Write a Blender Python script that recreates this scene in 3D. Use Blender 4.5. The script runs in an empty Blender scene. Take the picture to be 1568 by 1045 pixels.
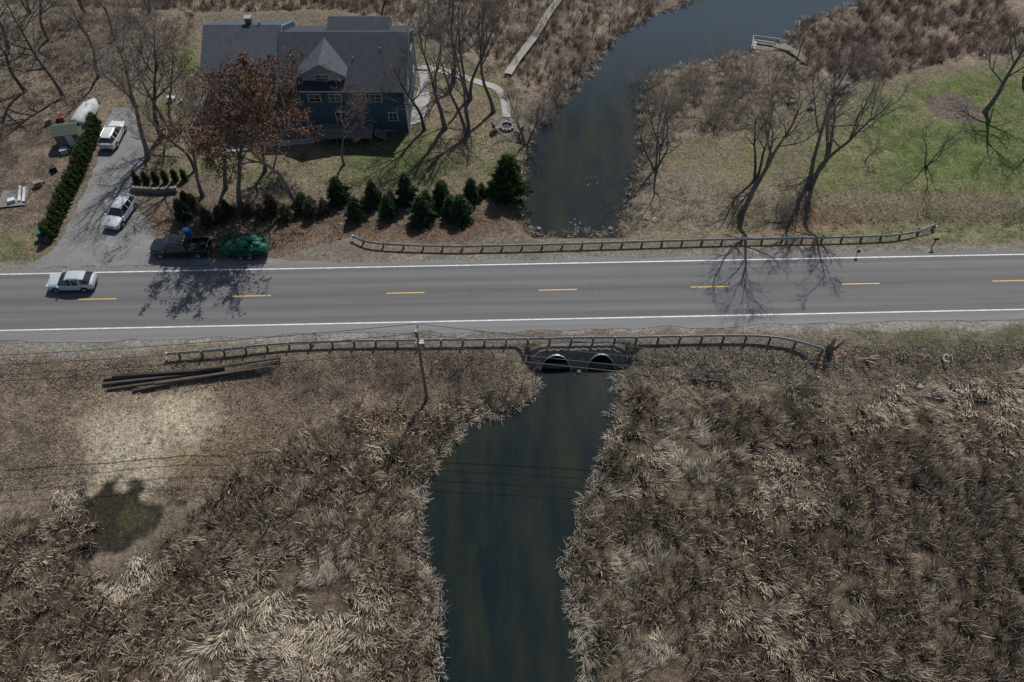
import bpy, bmesh, math, numpy as np
from mathutils import Vector, Matrix
rng=np.random.default_rng(7)
sc=bpy.context.scene
# ------------------------------------------------------------ camera / light
CH=61.4; PITCH=math.radians(54.0); FPX=1219.0
cam=bpy.data.cameras.new("camera"); co=bpy.data.objects.new("camera",cam); sc.collection.objects.link(co)
co.location=(0,0,CH); co.rotation_euler=(math.pi/2-PITCH,0,0)
cam.sensor_width=36; cam.lens=36*FPX/1568; cam.clip_end=6000; sc.camera=co
w=bpy.data.worlds.new("World"); sc.world=w; w.use_nodes=True
nt=w.node_tree; bg=nt.nodes["Background"]; sky=nt.nodes.new("ShaderNodeTexSky"); sky.sky_type='NISHITA'
ELEV=math.radians(51); AZ=math.atan2(0.37,0.93)
sky.sun_disc=False; sky.sun_elevation=ELEV; sky.sun_rotation=AZ
nt.links.new(sky.outputs[0],bg.inputs[0]); bg.inputs[1].default_value=0.082
sl=bpy.data.lights.new("sun",'SUN'); sl.energy=4.4; sl.angle=math.radians(0.5); sl.color=(1,0.97,0.915)
so=bpy.data.objects.new("sun",sl); sc.collection.objects.link(so)
sd_=Vector((math.cos(ELEV)*math.sin(AZ),math.cos(ELEV)*math.cos(AZ),math.sin(ELEV)))
so.rotation_euler=(-sd_).to_track_quat('-Z','Y').to_euler()
sc.view_settings.view_transform='Standard'; sc.view_settings.look='None'; sc.view_settings.exposure=0
# ------------------------------------------------------------ helpers
SP,CP=math.sin(PITCH),math.cos(PITCH)
def Gz(u,v,z=0.0):
    a=(v-522.5)/FPX; zc=(CH-z)/(SP+a*CP)
    return ((u-784)/FPX*zc, zc*(CP-a*SP))
def sm(t):
    t=np.clip(t,0,1); return t*t*(3-2*t)
def hsh(i,j,s):
    n=(i.astype(np.int64)*374761393+j.astype(np.int64)*668265263+s*1442695041)&0xffffffff
    n=((n^(n>>13))*1274126177)&0xffffffff
    n=(n^(n>>16))
    return (n&0xffffff)/float(0xffffff)
def vn(x,y,s=0):
    xi=np.floor(x); yi=np.floor(y); fx=sm(x-xi); fy=sm(y-yi)
    a=hsh(xi,yi,s);b=hsh(xi+1,yi,s);c=hsh(xi,yi+1,s);d=hsh(xi+1,yi+1,s)
    return (a*(1-fx)+b*fx)*(1-fy)+(c*(1-fx)+d*fx)*fy
def fbm(x,y,sc_=1.0,o=4,s=0):
    r=0;amp=.5;f=1.0/sc_;t=0
    for k in range(o):
        r=r+amp*vn(x*f+k*17.3,y*f+k*9.1,s+k);t+=amp;amp*=.5;f*=2
    return r/t   # 0..1
def sdist(x,y,poly):
    p=np.array(poly,float); q=np.roll(p,-1,0)
    best=np.full(x.shape,1e18); ins=np.zeros(x.shape,bool)
    for (ax,ay),(bx,by) in zip(p,q):
        ex,ey=bx-ax,by-ay; L=ex*ex+ey*ey+1e-12
        t=np.clip(((x-ax)*ex+(y-ay)*ey)/L,0,1)
        dx=x-ax-t*ex; dy=y-ay-t*ey
        best=np.minimum(best,dx*dx+dy*dy)
        if abs(ey)>1e-9:
            c=((ay>y)!=(by>y))&(x<(bx-ax)*(y-ay)/ey+ax)
            ins^=c
    d=np.sqrt(best); return np.where(ins,-d,d)
def mkmesh(name,V,quads=None,tris=None,mats=(),midx=None,col=None,smooth=False):
    me=bpy.data.meshes.new(name)
    V=np.asarray(V,np.float32); me.vertices.add(len(V)); me.vertices.foreach_set("co",V.ravel())
    L=[];st=[];o=0
    if quads is not None and len(quads):
        q=np.asarray(quads,np.int32); L.append(q.ravel()); st.append(np.arange(len(q))*4); o=len(q)*4
    if tris is not None and len(tris):
        t=np.asarray(tris,np.int32); L.append(t.ravel()); st.append(o+np.arange(len(t))*3)
    L=np.concatenate(L).astype(np.int32); st=np.concatenate(st).astype(np.int32)
    me.loops.add(len(L)); me.loops.foreach_set("vertex_index",L)
    me.polygons.add(len(st)); me.polygons.foreach_set("loop_start",st)
    for m in mats: me.materials.append(m)
    if midx is not None: me.polygons.foreach_set("material_index",np.asarray(midx,np.int32))
    me.update(calc_edges=True)
    if smooth: me.polygons.foreach_set("use_smooth",np.ones(len(st),bool))
    if col is not None:
        a=me.color_attributes.new("Col",'FLOAT_COLOR','POINT')
        c=np.ones((len(V),4),np.float32); c[:,:3]=col; a.data.foreach_set("color",c.ravel())
    return me
def obj(name,me,loc=(0,0,0),rz=0,parent=None,scale=None):
    o=bpy.data.objects.new(name,me); sc.collection.objects.link(o)
    o.location=loc; o.rotation_euler=(0,0,rz)
    if scale is not None: o.scale=scale
    if parent: o.parent=parent
    return o
def mat(name,color=(.5,.5,.5),rough=.8,attr=False,noise=0.0,nscale=5.0,noise2=0.0,nscale2=40.0,bump=0.0,bscale=20.0,metal=0.0,spec=.3,stretch=None,coat=0.0,rnd=0.0):
    m=bpy.data.materials.new(name); m.use_nodes=True; n=m.node_tree.nodes; l=m.node_tree.links
    b=n["Principled BSDF"]; b.inputs["Roughness"].default_value=rough; b.inputs["Metallic"].default_value=metal
    b.inputs["Specular IOR Level"].default_value=spec
    if coat: b.inputs["Coat Weight"].default_value=coat
    if attr:
        a=n.new("ShaderNodeAttribute"); a.attribute_name="Col"; src=a.outputs["Color"]
    else:
        r=n.new("ShaderNodeRGB"); r.outputs[0].default_value=(*color,1); src=r.outputs[0]
    tc=n.new("ShaderNodeTexCoord"); vec=tc.outputs["Object"]
    if stretch:
        mp=n.new("ShaderNodeMapping"); mp.inputs["Scale"].default_value=stretch; l.new(vec,mp.inputs[0]); vec=mp.outputs[0]
    def mul(src,amt,scl,det):
        t=n.new("ShaderNodeTexNoise"); t.inputs["Scale"].default_value=scl; t.inputs["Detail"].default_value=det; t.inputs["Roughness"].default_value=.65
        l.new(vec,t.inputs["Vector"])
        mr=n.new("ShaderNodeMapRange"); mr.inputs[1].default_value=.3; mr.inputs[2].default_value=.7; mr.inputs[3].default_value=1-amt; mr.inputs[4].default_value=1+amt
        l.new(t.outputs["Fac"],mr.inputs[0])
        v=n.new("ShaderNodeVectorMath"); v.operation='SCALE'; l.new(src,v.inputs[0]); l.new(mr.outputs[0],v.inputs["Scale"]); return v.outputs[0]
    if noise: src=mul(src,noise,nscale,4)
    if noise2: src=mul(src,noise2,nscale2,2)
    if rnd:
        oi=n.new("ShaderNodeObjectInfo"); mr=n.new("ShaderNodeMapRange"); mr.inputs[3].default_value=1-rnd; mr.inputs[4].default_value=1+rnd
        l.new(oi.outputs["Random"],mr.inputs[0]); v=n.new("ShaderNodeVectorMath"); v.operation='SCALE'; l.new(src,v.inputs[0]); l.new(mr.outputs[0],v.inputs["Scale"]); src=v.outputs[0]
    l.new(src,b.inputs["Base Color"])
    if bump:
        t=n.new("ShaderNodeTexNoise"); t.inputs["Scale"].default_value=bscale; t.inputs["Detail"].default_value=4; l.new(vec,t.inputs["Vector"])
        bn=n.new("ShaderNodeBump"); bn.inputs["Strength"].default_value=1; bn.inputs["Distance"].default_value=bump
        l.new(t.outputs["Fac"],bn.inputs["Height"]); l.new(bn.outputs[0],b.inputs["Normal"])
    return m
def diffmat(name):
    m=bpy.data.materials.new(name); m.use_nodes=True; n=m.node_tree.nodes; l=m.node_tree.links
    n.remove(n["Principled BSDF"]); d=n.new("ShaderNodeBsdfDiffuse"); d.inputs["Roughness"].default_value=.3
    a=n.new("ShaderNodeAttribute"); a.attribute_name="Col"; l.new(a.outputs["Color"],d.inputs[0]); l.new(d.outputs[0],n["Material Output"].inputs[0]); return m
class MB:
    def __init__(s): s.v=[];s.f=[];s.m=[]
    def add(s,vs,fs,mi=0):
        o=len(s.v); s.v+= [tuple(map(float,p)) for p in vs]
        for f in fs: s.f.append(tuple(o+i for i in f)); s.m.append(mi)
    def box(s,c,d,mi=0,rz=0,ry=0,taper=1.0):
        R=Matrix.Rotation(rz,3,'Z')@Matrix.Rotation(ry,3,'Y'); vs=[]
        for z in(-1,1):
            k=taper if z>0 else 1
            for x,y in((-1,-1),(1,-1),(1,1),(-1,1)): vs.append(Vector(c)+R@Vector((x*d[0]/2*k,y*d[1]/2*k,z*d[2]/2)))
        s.add(vs,[(3,2,1,0),(4,5,6,7),(0,1,5,4),(1,2,6,5),(2,3,7,6),(3,0,4,7)],mi)
    def cyl(s,p0,p1,r0,r1=None,n=10,mi=0,cap=None):
        r1=r0 if r1 is None else r1; p0=Vector(p0);p1=Vector(p1); a=(p1-p0).normalized()
        u=a.orthogonal().normalized(); v=a.cross(u); vs=[]
        for p,r in((p0,r0),(p1,r1)):
            for k in range(n):
                t=2*math.pi*k/n; vs.append(p+u*r*math.cos(t)+v*r*math.sin(t))
        s.add(vs,[(k,(k+1)%n,n+(k+1)%n,n+k) for k in range(n)],mi)
        s.add(vs[:n],[tuple(range(n))[::-1]],mi if cap is None else cap); s.add(vs[n:],[tuple(range(n))],mi if cap is None else cap)
    def build(s,name,mats,loc=(0,0,0),rz=0,parent=None,bevel=0,smooth=False,scale=None):
        me=bpy.data.meshes.new(name); me.from_pydata(s.v,[],s.f)
        for m in mats: me.materials.append(m)
        me.polygons.foreach_set("material_index",s.m)
        if smooth: me.polygons.foreach_set("use_smooth",[True]*len(s.f))
        me.update(); o=obj(name,me,loc,rz,parent,scale)
        if bevel:
            b=o.modifiers.new("bevel",'BEVEL'); b.width=bevel; b.segments=2; b.limit_method='ANGLE'; b.angle_limit=math.radians(35)
        return o
def empty(name,loc=(0,0,0),rz=0):
    e=bpy.data.objects.new(name,None); sc.collection.objects.link(e); e.location=loc; e.rotation_euler=(0,0,rz); return e
# ------------------------------------------------------------ outlines in image pixels, projected to ground through the camera
WZ=-2.0
creekS=[Gz(u,v,WZ) for u,v in [(822,568),(822,585),(816,607),(793,624),(752,642),(714,657),(695,682),(667,702),(645,740),(636,790),(642,830),(656,870),(665,910),(669,960),(671,1045),(680,1200),(690,1400),(950,1400),(915,1200),(901,1045),(888,960),(876,910),(866,870),(876,830),(891,780),(906,750),(918,710),(934,680),(944,640),(950,610),(946,585),(948,568)]]
creekN=[Gz(u,v,WZ) for u,v in [(820,362),(797,330),(800,290),(806,240),(822,200),(860,160),(882,130),(920,92),(945,58),(985,35),(1050,8),(1090,-20),(1200,-80),(1500,-170),(1650,-130),(1450,-50),(1340,-5),(1290,15),(1225,35),(1200,62),(1150,80),(1110,88),(1060,97),(1003,115),(985,150),(977,200),(985,240),(972,270),(957,310),(945,362)]]
def RD(x,y): return y-(50.8+.026*x)
mS_L=[Gz(u,v,-1.5) for u,v in [(-900,830),(0,800),(70,765),(120,752),(150,830),(120,870),(180,880),(235,830),(300,785),(345,742),(400,705),(475,665),(545,625),(640,622),(700,602),(770,595),(826,600),(760,700),(760,1500),(-900,1500)]]
mS_R=[Gz(u,v,-1.5) for u,v in [(940,590),(1000,605),(1050,625),(1120,620),(1200,640),(1270,640),(1350,595),(1600,570),(2300,550),(2600,1500),(800,1500),(780,900),(900,700)]]
mN_L=[Gz(u,v,-1.5) for u,v in [(-600,-300),(-500,40),(0,20),(180,20),(300,28),(430,26),(520,22),(640,55),(690,85),(780,100),(800,140),(850,170),(900,130),(960,60),(1080,0),(1150,-60),(1300,-300)]]
mN_R=[Gz(u,v,-1.5) for u,v in [(1195,70),(1230,30),(1300,8),(1450,-60),(1600,-200),(2300,-200),(2100,60),(1700,75),(1568,85),(1440,103),(1370,122),(1300,130),(1235,112)]]
def smoothnoise(x,y): return fbm(x,y,6,3,11)-.5
def height(x,y):
    d=RD(x,y); s=-d
    lvS=-1.5+.6*sm((-12-x)/6)*sm((22-s)/7)
    hS=lvS*sm((s-6.3)/4.5)
    ditch=-0.9*np.exp(-((d-9.5)/2.2)**2)*sm((x-18)/8)
    lvN=-.3-.25*sm((x-4)/6)+ -.2*sm((x+20)/8)
    hN=lvN*sm((d-6.0)/4)+ditch
    h=np.where(d<0,hS,hN)
    for P in(mN_L,mN_R):
        k=sm((1.5-sdist(x,y,P))/4.0); h=h*(1-k)+(-1.5)*k
    amp=sm((np.abs(d)-6.5)/3)
    drive=sm((-27-x)/4)*sm((d)/2)
    h=h+amp*(1-.8*drive)*(.45*smoothnoise(x,y)+.16*(fbm(x,y,1.6,3,5)-.5))
    nw=1.3*(fbm(x,y,1.7,4,21)-.5)
    for P,side in((creekS,-1),(creekN,1)):
        q=sdist(x,y,P)+nw*sm((np.abs(d)-8)/2)
        wd=2.6
        f=sm(q/wd)
        if side<0: prot=np.where(d<0,sm((7.5-s)/1.0),1.0)
        else: prot=np.where(d>0,sm((9.0-d)/2.6),1.0)
        f=np.maximum(f,prot)
        bed=WZ-.05-.7*sm(-q/2.0)
        h=np.where(q<wd,h*f+bed*(1-f),h)
    for (u,v,r,dep) in [(1085,600,1.6,.50)]:
        cx,cy=Gz(u,v,-1.7); q=np.hypot(x-cx,y-cy)/r+ 1.6*(fbm(x,y,.9,3,8)-.5)
        h=h-dep*sm(1.4-q)*1.0
    return h
xs=np.concatenate([-80-np.geomspace(3000,.5,22),np.arange(-80,80.01,.25),80+np.geomspace(.5,3000,22)])
ys=np.concatenate([4-np.geomspace(3000,.5,22),np.arange(4,125.01,.25),125+np.geomspace(.5,3000,22)])
X,Y=np.meshgrid(xs,ys); H=height(X,Y)
fx0,fy0=22,22
nfx=len(np.arange(-80,80.01,.25)); nfy=len(np.arange(4,125.01,.25))
HF=H[fy0:fy0+nfy,fx0:fx0+nfx]
def hat(x,y):
    x=np.asarray(x,float);y=np.asarray(y,float)
    i=np.clip((x+80)/.25,0,nfx-1.001); j=np.clip((y-4)/.25,0,nfy-1.001)
    i0=i.astype(int);j0=j.astype(int);a=i-i0;b=j-j0
    return (HF[j0,i0]*(1-a)+HF[j0,i0+1]*a)*(1-b)+(HF[j0+1,i0]*(1-a)+HF[j0+1,i0+1]*a)*b
def G(u,v):
    z=0
    for k in range(6):
        x,y=Gz(u,v,z); z=.5*z+.5*float(hat(x,y)) if k else float(hat(x,y))
    return x,y,float(hat(x,y))
def GP(pts): return [G(u,v)[:2] for u,v in pts]
# ------------------------------------------------------------ ground colour zones
C=np.zeros(X.shape+(3,)); 
wx=X+2.6*(fbm(X,Y,2.2,5,31)-.5); wy=Y+2.6*(fbm(X,Y,2.2,5,41)-.5)
n1=fbm(X,Y,5,5,51)[...,None]; n2=fbm(X,Y,1.2,3,61)[...,None]
C[:]=np.array((.145,.118,.088))*(.7+.6*n1)
def zone(poly,c,soft=.8,c2=None,world=False,warp=1,amt=1.0):
    global C
    P=poly if world else GP(poly)
    q=sdist(X*(1-warp)+wx*warp,Y*(1-warp)+wy*warp,P); k=(sm(.5-q/soft/2)*amt)[...,None]
    cc=np.array(c)*(.75+.5*n2)
    if c2 is not None:
        t=sm((n1*.55+n2*.45-.40)/.2); cc=cc*(1-t)+np.array(c2)*(.75+.5*n2)*t
    C=C*(1-k)+cc*k
D=RD(X,Y)
for P in(mS_L,mS_R): zone(P,(.058,.044,.032),1.5,world=True,c2=(.10,.078,.056))
for P in(mN_L,mN_R): zone(P,(.125,.097,.075),1.5,world=True,c2=(.19,.15,.115))
zone([(235,330),(270,335),(420,330),(520,330),(640,340),(790,325),(815,355),(700,372),(540,362),(430,395),(240,395)],(.13,.095,.072),1,c2=(.085,.062,.048))
zone([(-300,120),(60,150),(120,190),(140,230),(110,300),(70,345),(-300,350)],(.105,.083,.066),1.5,c2=(.15,.117,.088))
zone([(-300,350),(60,345),(75,380),(0,412),(-300,425)],(.10,.105,.05),1,c2=(.14,.12,.075))
zone([(230,240),(330,215),(480,215),(610,200),(700,180),(790,200),(795,250),(740,300),(620,290),(480,285),(400,290),(350,270),(240,262)],(.092,.098,.045),1.2,c2=(.15,.128,.082))
zone([(640,60),(690,90),(770,125),(800,160),(800,220),(740,250),(650,230),(660,140)],(.18,.148,.102),1.2,c2=(.125,.12,.06),amt=.85)
zone([(500,215),(610,203),(650,215),(660,250),(600,275),(540,270)],(.075,.095,.038),1.2,amt=.8)
zone([(220,150),(300,60),(300,180),(250,235)],(.10,.10,.05),1.2,c2=(.15,.12,.08))
zone([(270,85),(300,80),(305,110),(280,110)],(.10,.14,.045),.8)
zone([(955,350),(975,280),(1020,230),(1100,200),(1180,170),(1300,145),(1420,112),(1570,92),(2200,70),(2300,330),(1570,305),(1400,295),(1250,292),(1180,310),(1120,360)],(.155,.13,.088),1.2,c2=(.12,.115,.062))
zone([(1230,265),(1300,200),(1330,150),(1440,118),(1568,100),(2200,85),(2300,310),(1568,300),(1400,292),(1250,290)],(.09,.112,.042),2.0,c2=(.135,.13,.065))
zone([(1380,185),(1450,195),(1560,190),(1568,275),(1450,285),(1390,240)],(.08,.115,.036),2.5,amt=.7)
zone([(950,360),(965,290),(1010,250),(1060,260),(1100,300),(1120,352)],(.18,.152,.115),1.5,c2=(.135,.108,.08))
zone([(1240,300),(1400,302),(1568,310),(2200,320),(2200,335),(1568,327),(1400,325),(1240,345)],(.20,.17,.115),.8,c2=(.15,.13,.08))
zone([(1240,345),(1400,330),(1568,330),(2200,340),(2200,375),(1500,372),(1250,368)],(.105,.11,.055),1,c2=(.15,.128,.08))
zone([(1210,330),(1250,310),(1330,320),(1320,340),(1270,352),(1210,350)],(.16,.11,.075),1,c2=(.2,.125,.085),amt=.8)
cx,cy,_=G(1462,166); q=np.hypot((X-cx),(Y-cy))+1.2*(n2[...,0]-.5); k=sm((3.5-q)/.7)[...,None]; C=C*(1-k)+np.array((.11,.09,.075))*(.6+.8*n2)*k
cx,cy,_=G(776,193); q=np.hypot((X-cx),(Y-cy))+.5*(n2[...,0]-.5); k=sm((2.2-q)/.5)[...,None]; C=C*(1-k)+np.array((.16,.15,.135))*(.8+.4*n2)*k
zone([(-400,545),(230,545),(650,545),(820,540),(826,590),(700,595),(560,612),(470,655),(390,700),(330,742),(285,765),(200,760),(130,745),(0,790),(-400,830)],(.135,.102,.075),1.5,c2=(.19,.152,.112))
zone([(350,560),(520,560),(560,600),(470,650),(380,690),(340,640)],(.125,.087,.066),2,amt=.8,c2=(.10,.075,.06))
zone([(120,640),(200,600),(330,595),(350,640),(300,690),(235,760),(180,775),(150,745),(125,700)],(.29,.24,.175),2.2,c2=(.22,.18,.128))
zone([(150,655),(250,625),(300,650),(230,740),(155,740)],(.37,.315,.235),2.0,amt=.8)
zone([(250,690),(420,660),(400,720),(260,760)],(.19,.13,.07),1.5,c2=(.13,.095,.06),amt=.7)
zone([(0,640),(70,640),(100,740),(20,770),(-50,750)],(.10,.08,.06),1.5,c2=(.14,.11,.085),amt=.8)
zone([(945,535),(1250,535),(1568,520),(2200,520),(2200,550),(1568,560),(1250,590),(950,600)],(.16,.132,.10),1.2,c2=(.12,.096,.073))
zone([(1300,500),(2200,490),(2200,520),(1568,520),(1300,528)],(.10,.10,.06),.8,c2=(.15,.13,.09))
for (u,v,r) in [(165,800,5.0),(235,780,2.5),(1085,603,2.6),(1225,617,3.4)]:
    cx,cy,_=G(u,v); q=np.hypot(X-cx,(Y-cy)*1.3)+5.0*(n2[...,0]-.5); k=sm((r-q)/1.6)[...,None]; C=C*(1-k)+np.array((.030,.026,.019))*k
cx,cy,_=G(205,795); q=np.hypot(X-cx,Y-cy)+3*(n2[...,0]-.5); k=sm((1.6-q)/.8)[...,None]*.7; C=C*(1-k)+np.array((.055,.055,.028))*k
for P in(creekS,creekN):
    q=sdist(X,Y,P); k=(sm((1.2-q)/1.2)*sm((np.abs(D)-6.5)/1))[...,None]; C=C*(1-k*.7)+np.array((.050,.042,.03))*k*.7
nn=(fbm(X,Y,1.5,4,71)-.5)
k=(sm((6.1-(-D)+1.8*nn)/.6)*(D<0))[...,None]; C=C*(1-k)+np.array((.21,.192,.17))*(.7+.6*n2)*k
k=(sm((5.35-D+1.2*nn)/.5)*(D>=0))[...,None]; C=C*(1-k)+np.array((.175,.157,.135))*(.7+.6*n2)*k
zone([(-400,505),(270,505),(255,530),(200,548),(100,545),(0,545),(-400,555)],(.205,.19,.17),.8,c2=(.16,.145,.12))
zone([(225,408),(235,345),(300,388),(430,380),(530,372),(560,382),(560,404)],(.165,.147,.125),.8,c2=(.13,.108,.09))
zone([(620,510),(960,508),(1250,508),(1250,530),(960,535),(620,532)],(.15,.13,.108),.6,c2=(.115,.096,.074))
ground_m=mat("ground_mat",attr=True,rough=.95,noise=.45,nscale=2.6,noise2=.6,nscale2=9,bump=.12,bscale=7,spec=.1)
ny,nx=X.shape
V=np.stack([X,Y,H],-1).reshape(-1,3)
idx=np.arange(ny*nx).reshape(ny,nx)
Q=np.stack([idx[:-1,:-1],idx[:-1,1:],idx[1:,1:],idx[1:,:-1]],-1).reshape(-1,4)
ctr=V[Q].mean(1)
cxL,_=Gz(826,560,-1); cxR,_=Gz(944,560,-1)
cut=(ctr[:,0]>cxL-.3)&(ctr[:,0]<cxR+.3)&(-RD(ctr[:,0],ctr[:,1])<7.75)&(-RD(ctr[:,0],ctr[:,1])>5.5)&(ctr[:,2]<-.12)
Q=Q[~cut]
obj("ground",mkmesh("ground",V,Q,mats=[ground_m],col=C.reshape(-1,3),smooth=True))
# ------------------------------------------------------------ water
wm=bpy.data.materials.new("water_mat"); wm.use_nodes=True; n=wm.node_tree.nodes; l=wm.node_tree.links; b=n["Principled BSDF"]
b.inputs["Roughness"].default_value=.06; b.inputs["IOR"].default_value=1.33
tc=n.new("ShaderNodeTexCoord"); mp=n.new("ShaderNodeMapping"); mp.inputs["Scale"].default_value=(.45,.10,1); l.new(tc.outputs["Object"],mp.inputs[0])
t=n.new("ShaderNodeTexNoise"); t.inputs["Scale"].default_value=1; t.inputs["Detail"].default_value=6; t.inputs["Roughness"].default_value=.6; l.new(mp.outputs[0],t.inputs[0])
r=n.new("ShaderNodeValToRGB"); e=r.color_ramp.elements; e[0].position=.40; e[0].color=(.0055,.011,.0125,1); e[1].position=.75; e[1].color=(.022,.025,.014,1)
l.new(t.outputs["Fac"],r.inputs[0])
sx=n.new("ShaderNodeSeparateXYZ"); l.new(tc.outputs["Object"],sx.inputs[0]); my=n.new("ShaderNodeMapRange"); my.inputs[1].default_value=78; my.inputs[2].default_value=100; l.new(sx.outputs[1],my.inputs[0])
mx=n.new("ShaderNodeMix"); mx.data_type='RGBA'; l.new(my.outputs[0],mx.inputs[0]); l.new(r.outputs[0],mx.inputs[6]); mx.inputs[7].default_value=(.030,.044,.056,1)  # sky reflection of the far reach painted into the water colour, bluer northward
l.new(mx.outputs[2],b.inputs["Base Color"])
t2=n.new("ShaderNodeTexNoise"); t2.inputs["Scale"].default_value=2.5; t2.inputs["Detail"].default_value=3; l.new(tc.outputs["Object"],t2.inputs[0])
bn=n.new("ShaderNodeBump"); bn.inputs["Distance"].default_value=.014; l.new(t2.outputs["Fac"],bn.inputs["Height"]); l.new(bn.outputs[0],b.inputs["Normal"])
gx=np.linspace(-79,79,20); gy=np.linspace(5,124,20); A,B=np.meshgrid(gx,gy); ii=np.arange(400).reshape(20,20)
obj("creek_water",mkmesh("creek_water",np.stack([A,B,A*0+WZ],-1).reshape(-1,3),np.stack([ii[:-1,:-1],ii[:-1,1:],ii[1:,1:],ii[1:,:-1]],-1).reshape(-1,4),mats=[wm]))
deb=MB()
for (u,v,nb,sp) in [(880,338,12,.9),(905,272,6,1.1),(930,353,10,.6),(884,352,8,.5)]:
    x0,y0=Gz(u,v,WZ)
    for k in range(nb):
        x=x0+rng.normal()*sp*.4;y=y0+rng.normal()*sp*.7;r_=rng.uniform(.02,.08);m_=6;a0=rng.uniform(0,6)
        deb.add([(x+r_*rng.uniform(.5,1.6)*math.cos(a0+2*math.pi*q/m_),y+r_*rng.uniform(.4,1)*math.sin(a0+2*math.pi*q/m_),WZ+.015) for q in range(m_)],[tuple(range(m_))])
deb.build("floating_foam",[mat("foam",(.34,.35,.34),.7)])
# ------------------------------------------------------------ road
ang=math.atan(.026)
am=bpy.data.materials.new("asphalt"); am.use_nodes=True; n=am.node_tree.nodes; l=am.node_tree.links; b=n["Principled BSDF"]; b.inputs["Roughness"].default_value=.85; b.inputs["Specular IOR Level"].default_value=.25
tc=n.new("ShaderNodeTexCoord"); sx=n.new("ShaderNodeSeparateXYZ"); l.new(tc.outputs["Object"],sx.inputs[0])
mp=n.new("ShaderNodeMapping"); mp.inputs["Scale"].default_value=(.03,1.6,1); l.new(tc.outputs["Object"],mp.inputs[0])
t=n.new("ShaderNodeTexNoise"); t.inputs["Scale"].default_value=1; t.inputs["Detail"].default_value=5; l.new(mp.outputs[0],t.inputs[0])
cr=n.new("ShaderNodeMapRange"); cr.inputs[1].default_value=-5; cr.inputs[2].default_value=5; l.new(sx.outputs[1],cr.inputs[0])
rp=n.new("ShaderNodeValToRGB"); els=rp.color_ramp.elements
def g_(v): return (v*.86,v*.85,v*.85,1)
stops=[(-5,.20),(-3.75,.195),(-3.5,.135),(-2.9,.13),(-2.6,.158),(-1.9,.145),(-1.5,.128),(-1.1,.155),(-.5,.135),(-.1,.120),(.1,.120),(.5,.135),(1.1,.162),(1.6,.128),(2.1,.15),(2.7,.168),(3.0,.132),(3.5,.14),(3.75,.175),(5,.19)]
els[0].position=0; els[0].color=g_(stops[0][1]); els[1].position=1; els[1].color=g_(stops[-1][1])
for p_,v_ in stops[1:-1]:
    q=els.new((p_+5)/10); q.color=g_(v_)
l.new(cr.outputs[0],rp.inputs[0])
mr=n.new("ShaderNodeMapRange"); mr.inputs[1].default_value=.3; mr.inputs[2].default_value=.7; mr.inputs[3].default_value=.87; mr.inputs[4].default_value=1.13; l.new(t.outputs["Fac"],mr.inputs[0])
t3=n.new("ShaderNodeTexNoise"); t3.inputs["Scale"].default_value=14; t3.inputs["Detail"].default_value=3; l.new(tc.outputs["Object"],t3.inputs[0])
mr3=n.new("ShaderNodeMapRange"); mr3.inputs[1].default_value=.3; mr3.inputs[2].default_value=.7; mr3.inputs[3].default_value=.88; mr3.inputs[4].default_value=1.12; l.new(t3.outputs["Fac"],mr3.inputs[0])
mm=n.new("ShaderNodeMath"); mm.operation='MULTIPLY'; l.new(mr.outputs[0],mm.inputs[0]); l.new(mr3.outputs[0],mm.inputs[1])
vv=n.new("ShaderNodeVectorMath"); vv.operation='SCALE'; l.new(rp.outputs[0],vv.inputs[0]); l.new(mm.outputs[0],vv.inputs["Scale"]); l.new(vv.outputs[0],b.inputs["Base Color"])
xx=np.arange(-400,401,.5)
eN=4.15+.6*(fbm(xx,xx*0,2,4,3)-.5); eS=-5.0+1.0*(fbm(xx,xx*0+9,3,4,4)-.5)
V=np.concatenate([np.stack([xx,eS,xx*0],-1),np.stack([xx,eN,xx*0],-1)]); k=len(xx); i=np.arange(k-1)
road=obj("road",mkmesh("road",V,np.stack([i,i+1,k+i+1,k+i],-1),mats=[am]),(0,50.8,.03),ang)
wpm=mat("white_line_paint",(.56,.56,.54),.6,noise=.25,nscale=1.5,noise2=.4,nscale2=12); ypm=mat("yellow_line_paint",(.52,.35,.09),.6,noise=.2,nscale=2,noise2=.4,nscale2=15)
ml=MB()
for y_ in(3.5,-3.68):
    for a in range(-200,200,10): ml.add([(a,y_-.07,0),(a+10,y_-.07,0),(a+10,y_+.07,0),(a,y_+.07,0)],[(0,1,2,3)],0)
for kk in range(-14,15):
    c=4.6+15.24*kk; ml.add([(c-1.9,-.07,0),(c+1.9,-.07,0),(c+1.9,.055,0),(c-1.9,.055,0)],[(0,1,2,3)],1)
ml.build("road_markings",[wpm,ypm],(0,50.8,.038),ang)
tm=mat("tar_seal",(.06,.06,.06),.7)
cs=MB()
for kk in range(14):
    x=rng.uniform(-60,60); y0=rng.uniform(-3.4,1); pts=[(x,y0)]
    for j in range(8): pts.append((pts[-1][0]+rng.normal()*.12,pts[-1][1]+rng.uniform(.15,.4)))
    for (a,b_),(c,d) in zip(pts,pts[1:]):
        if d<3.4: cs.add([(a-.012,b_,0),(a+.012,b_,0),(c+.012,d,0),(c-.012,d,0)],[(0,1,2,3)])
cs.build("road_cracks",[tm],(0,50.8,.034),ang)
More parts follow.
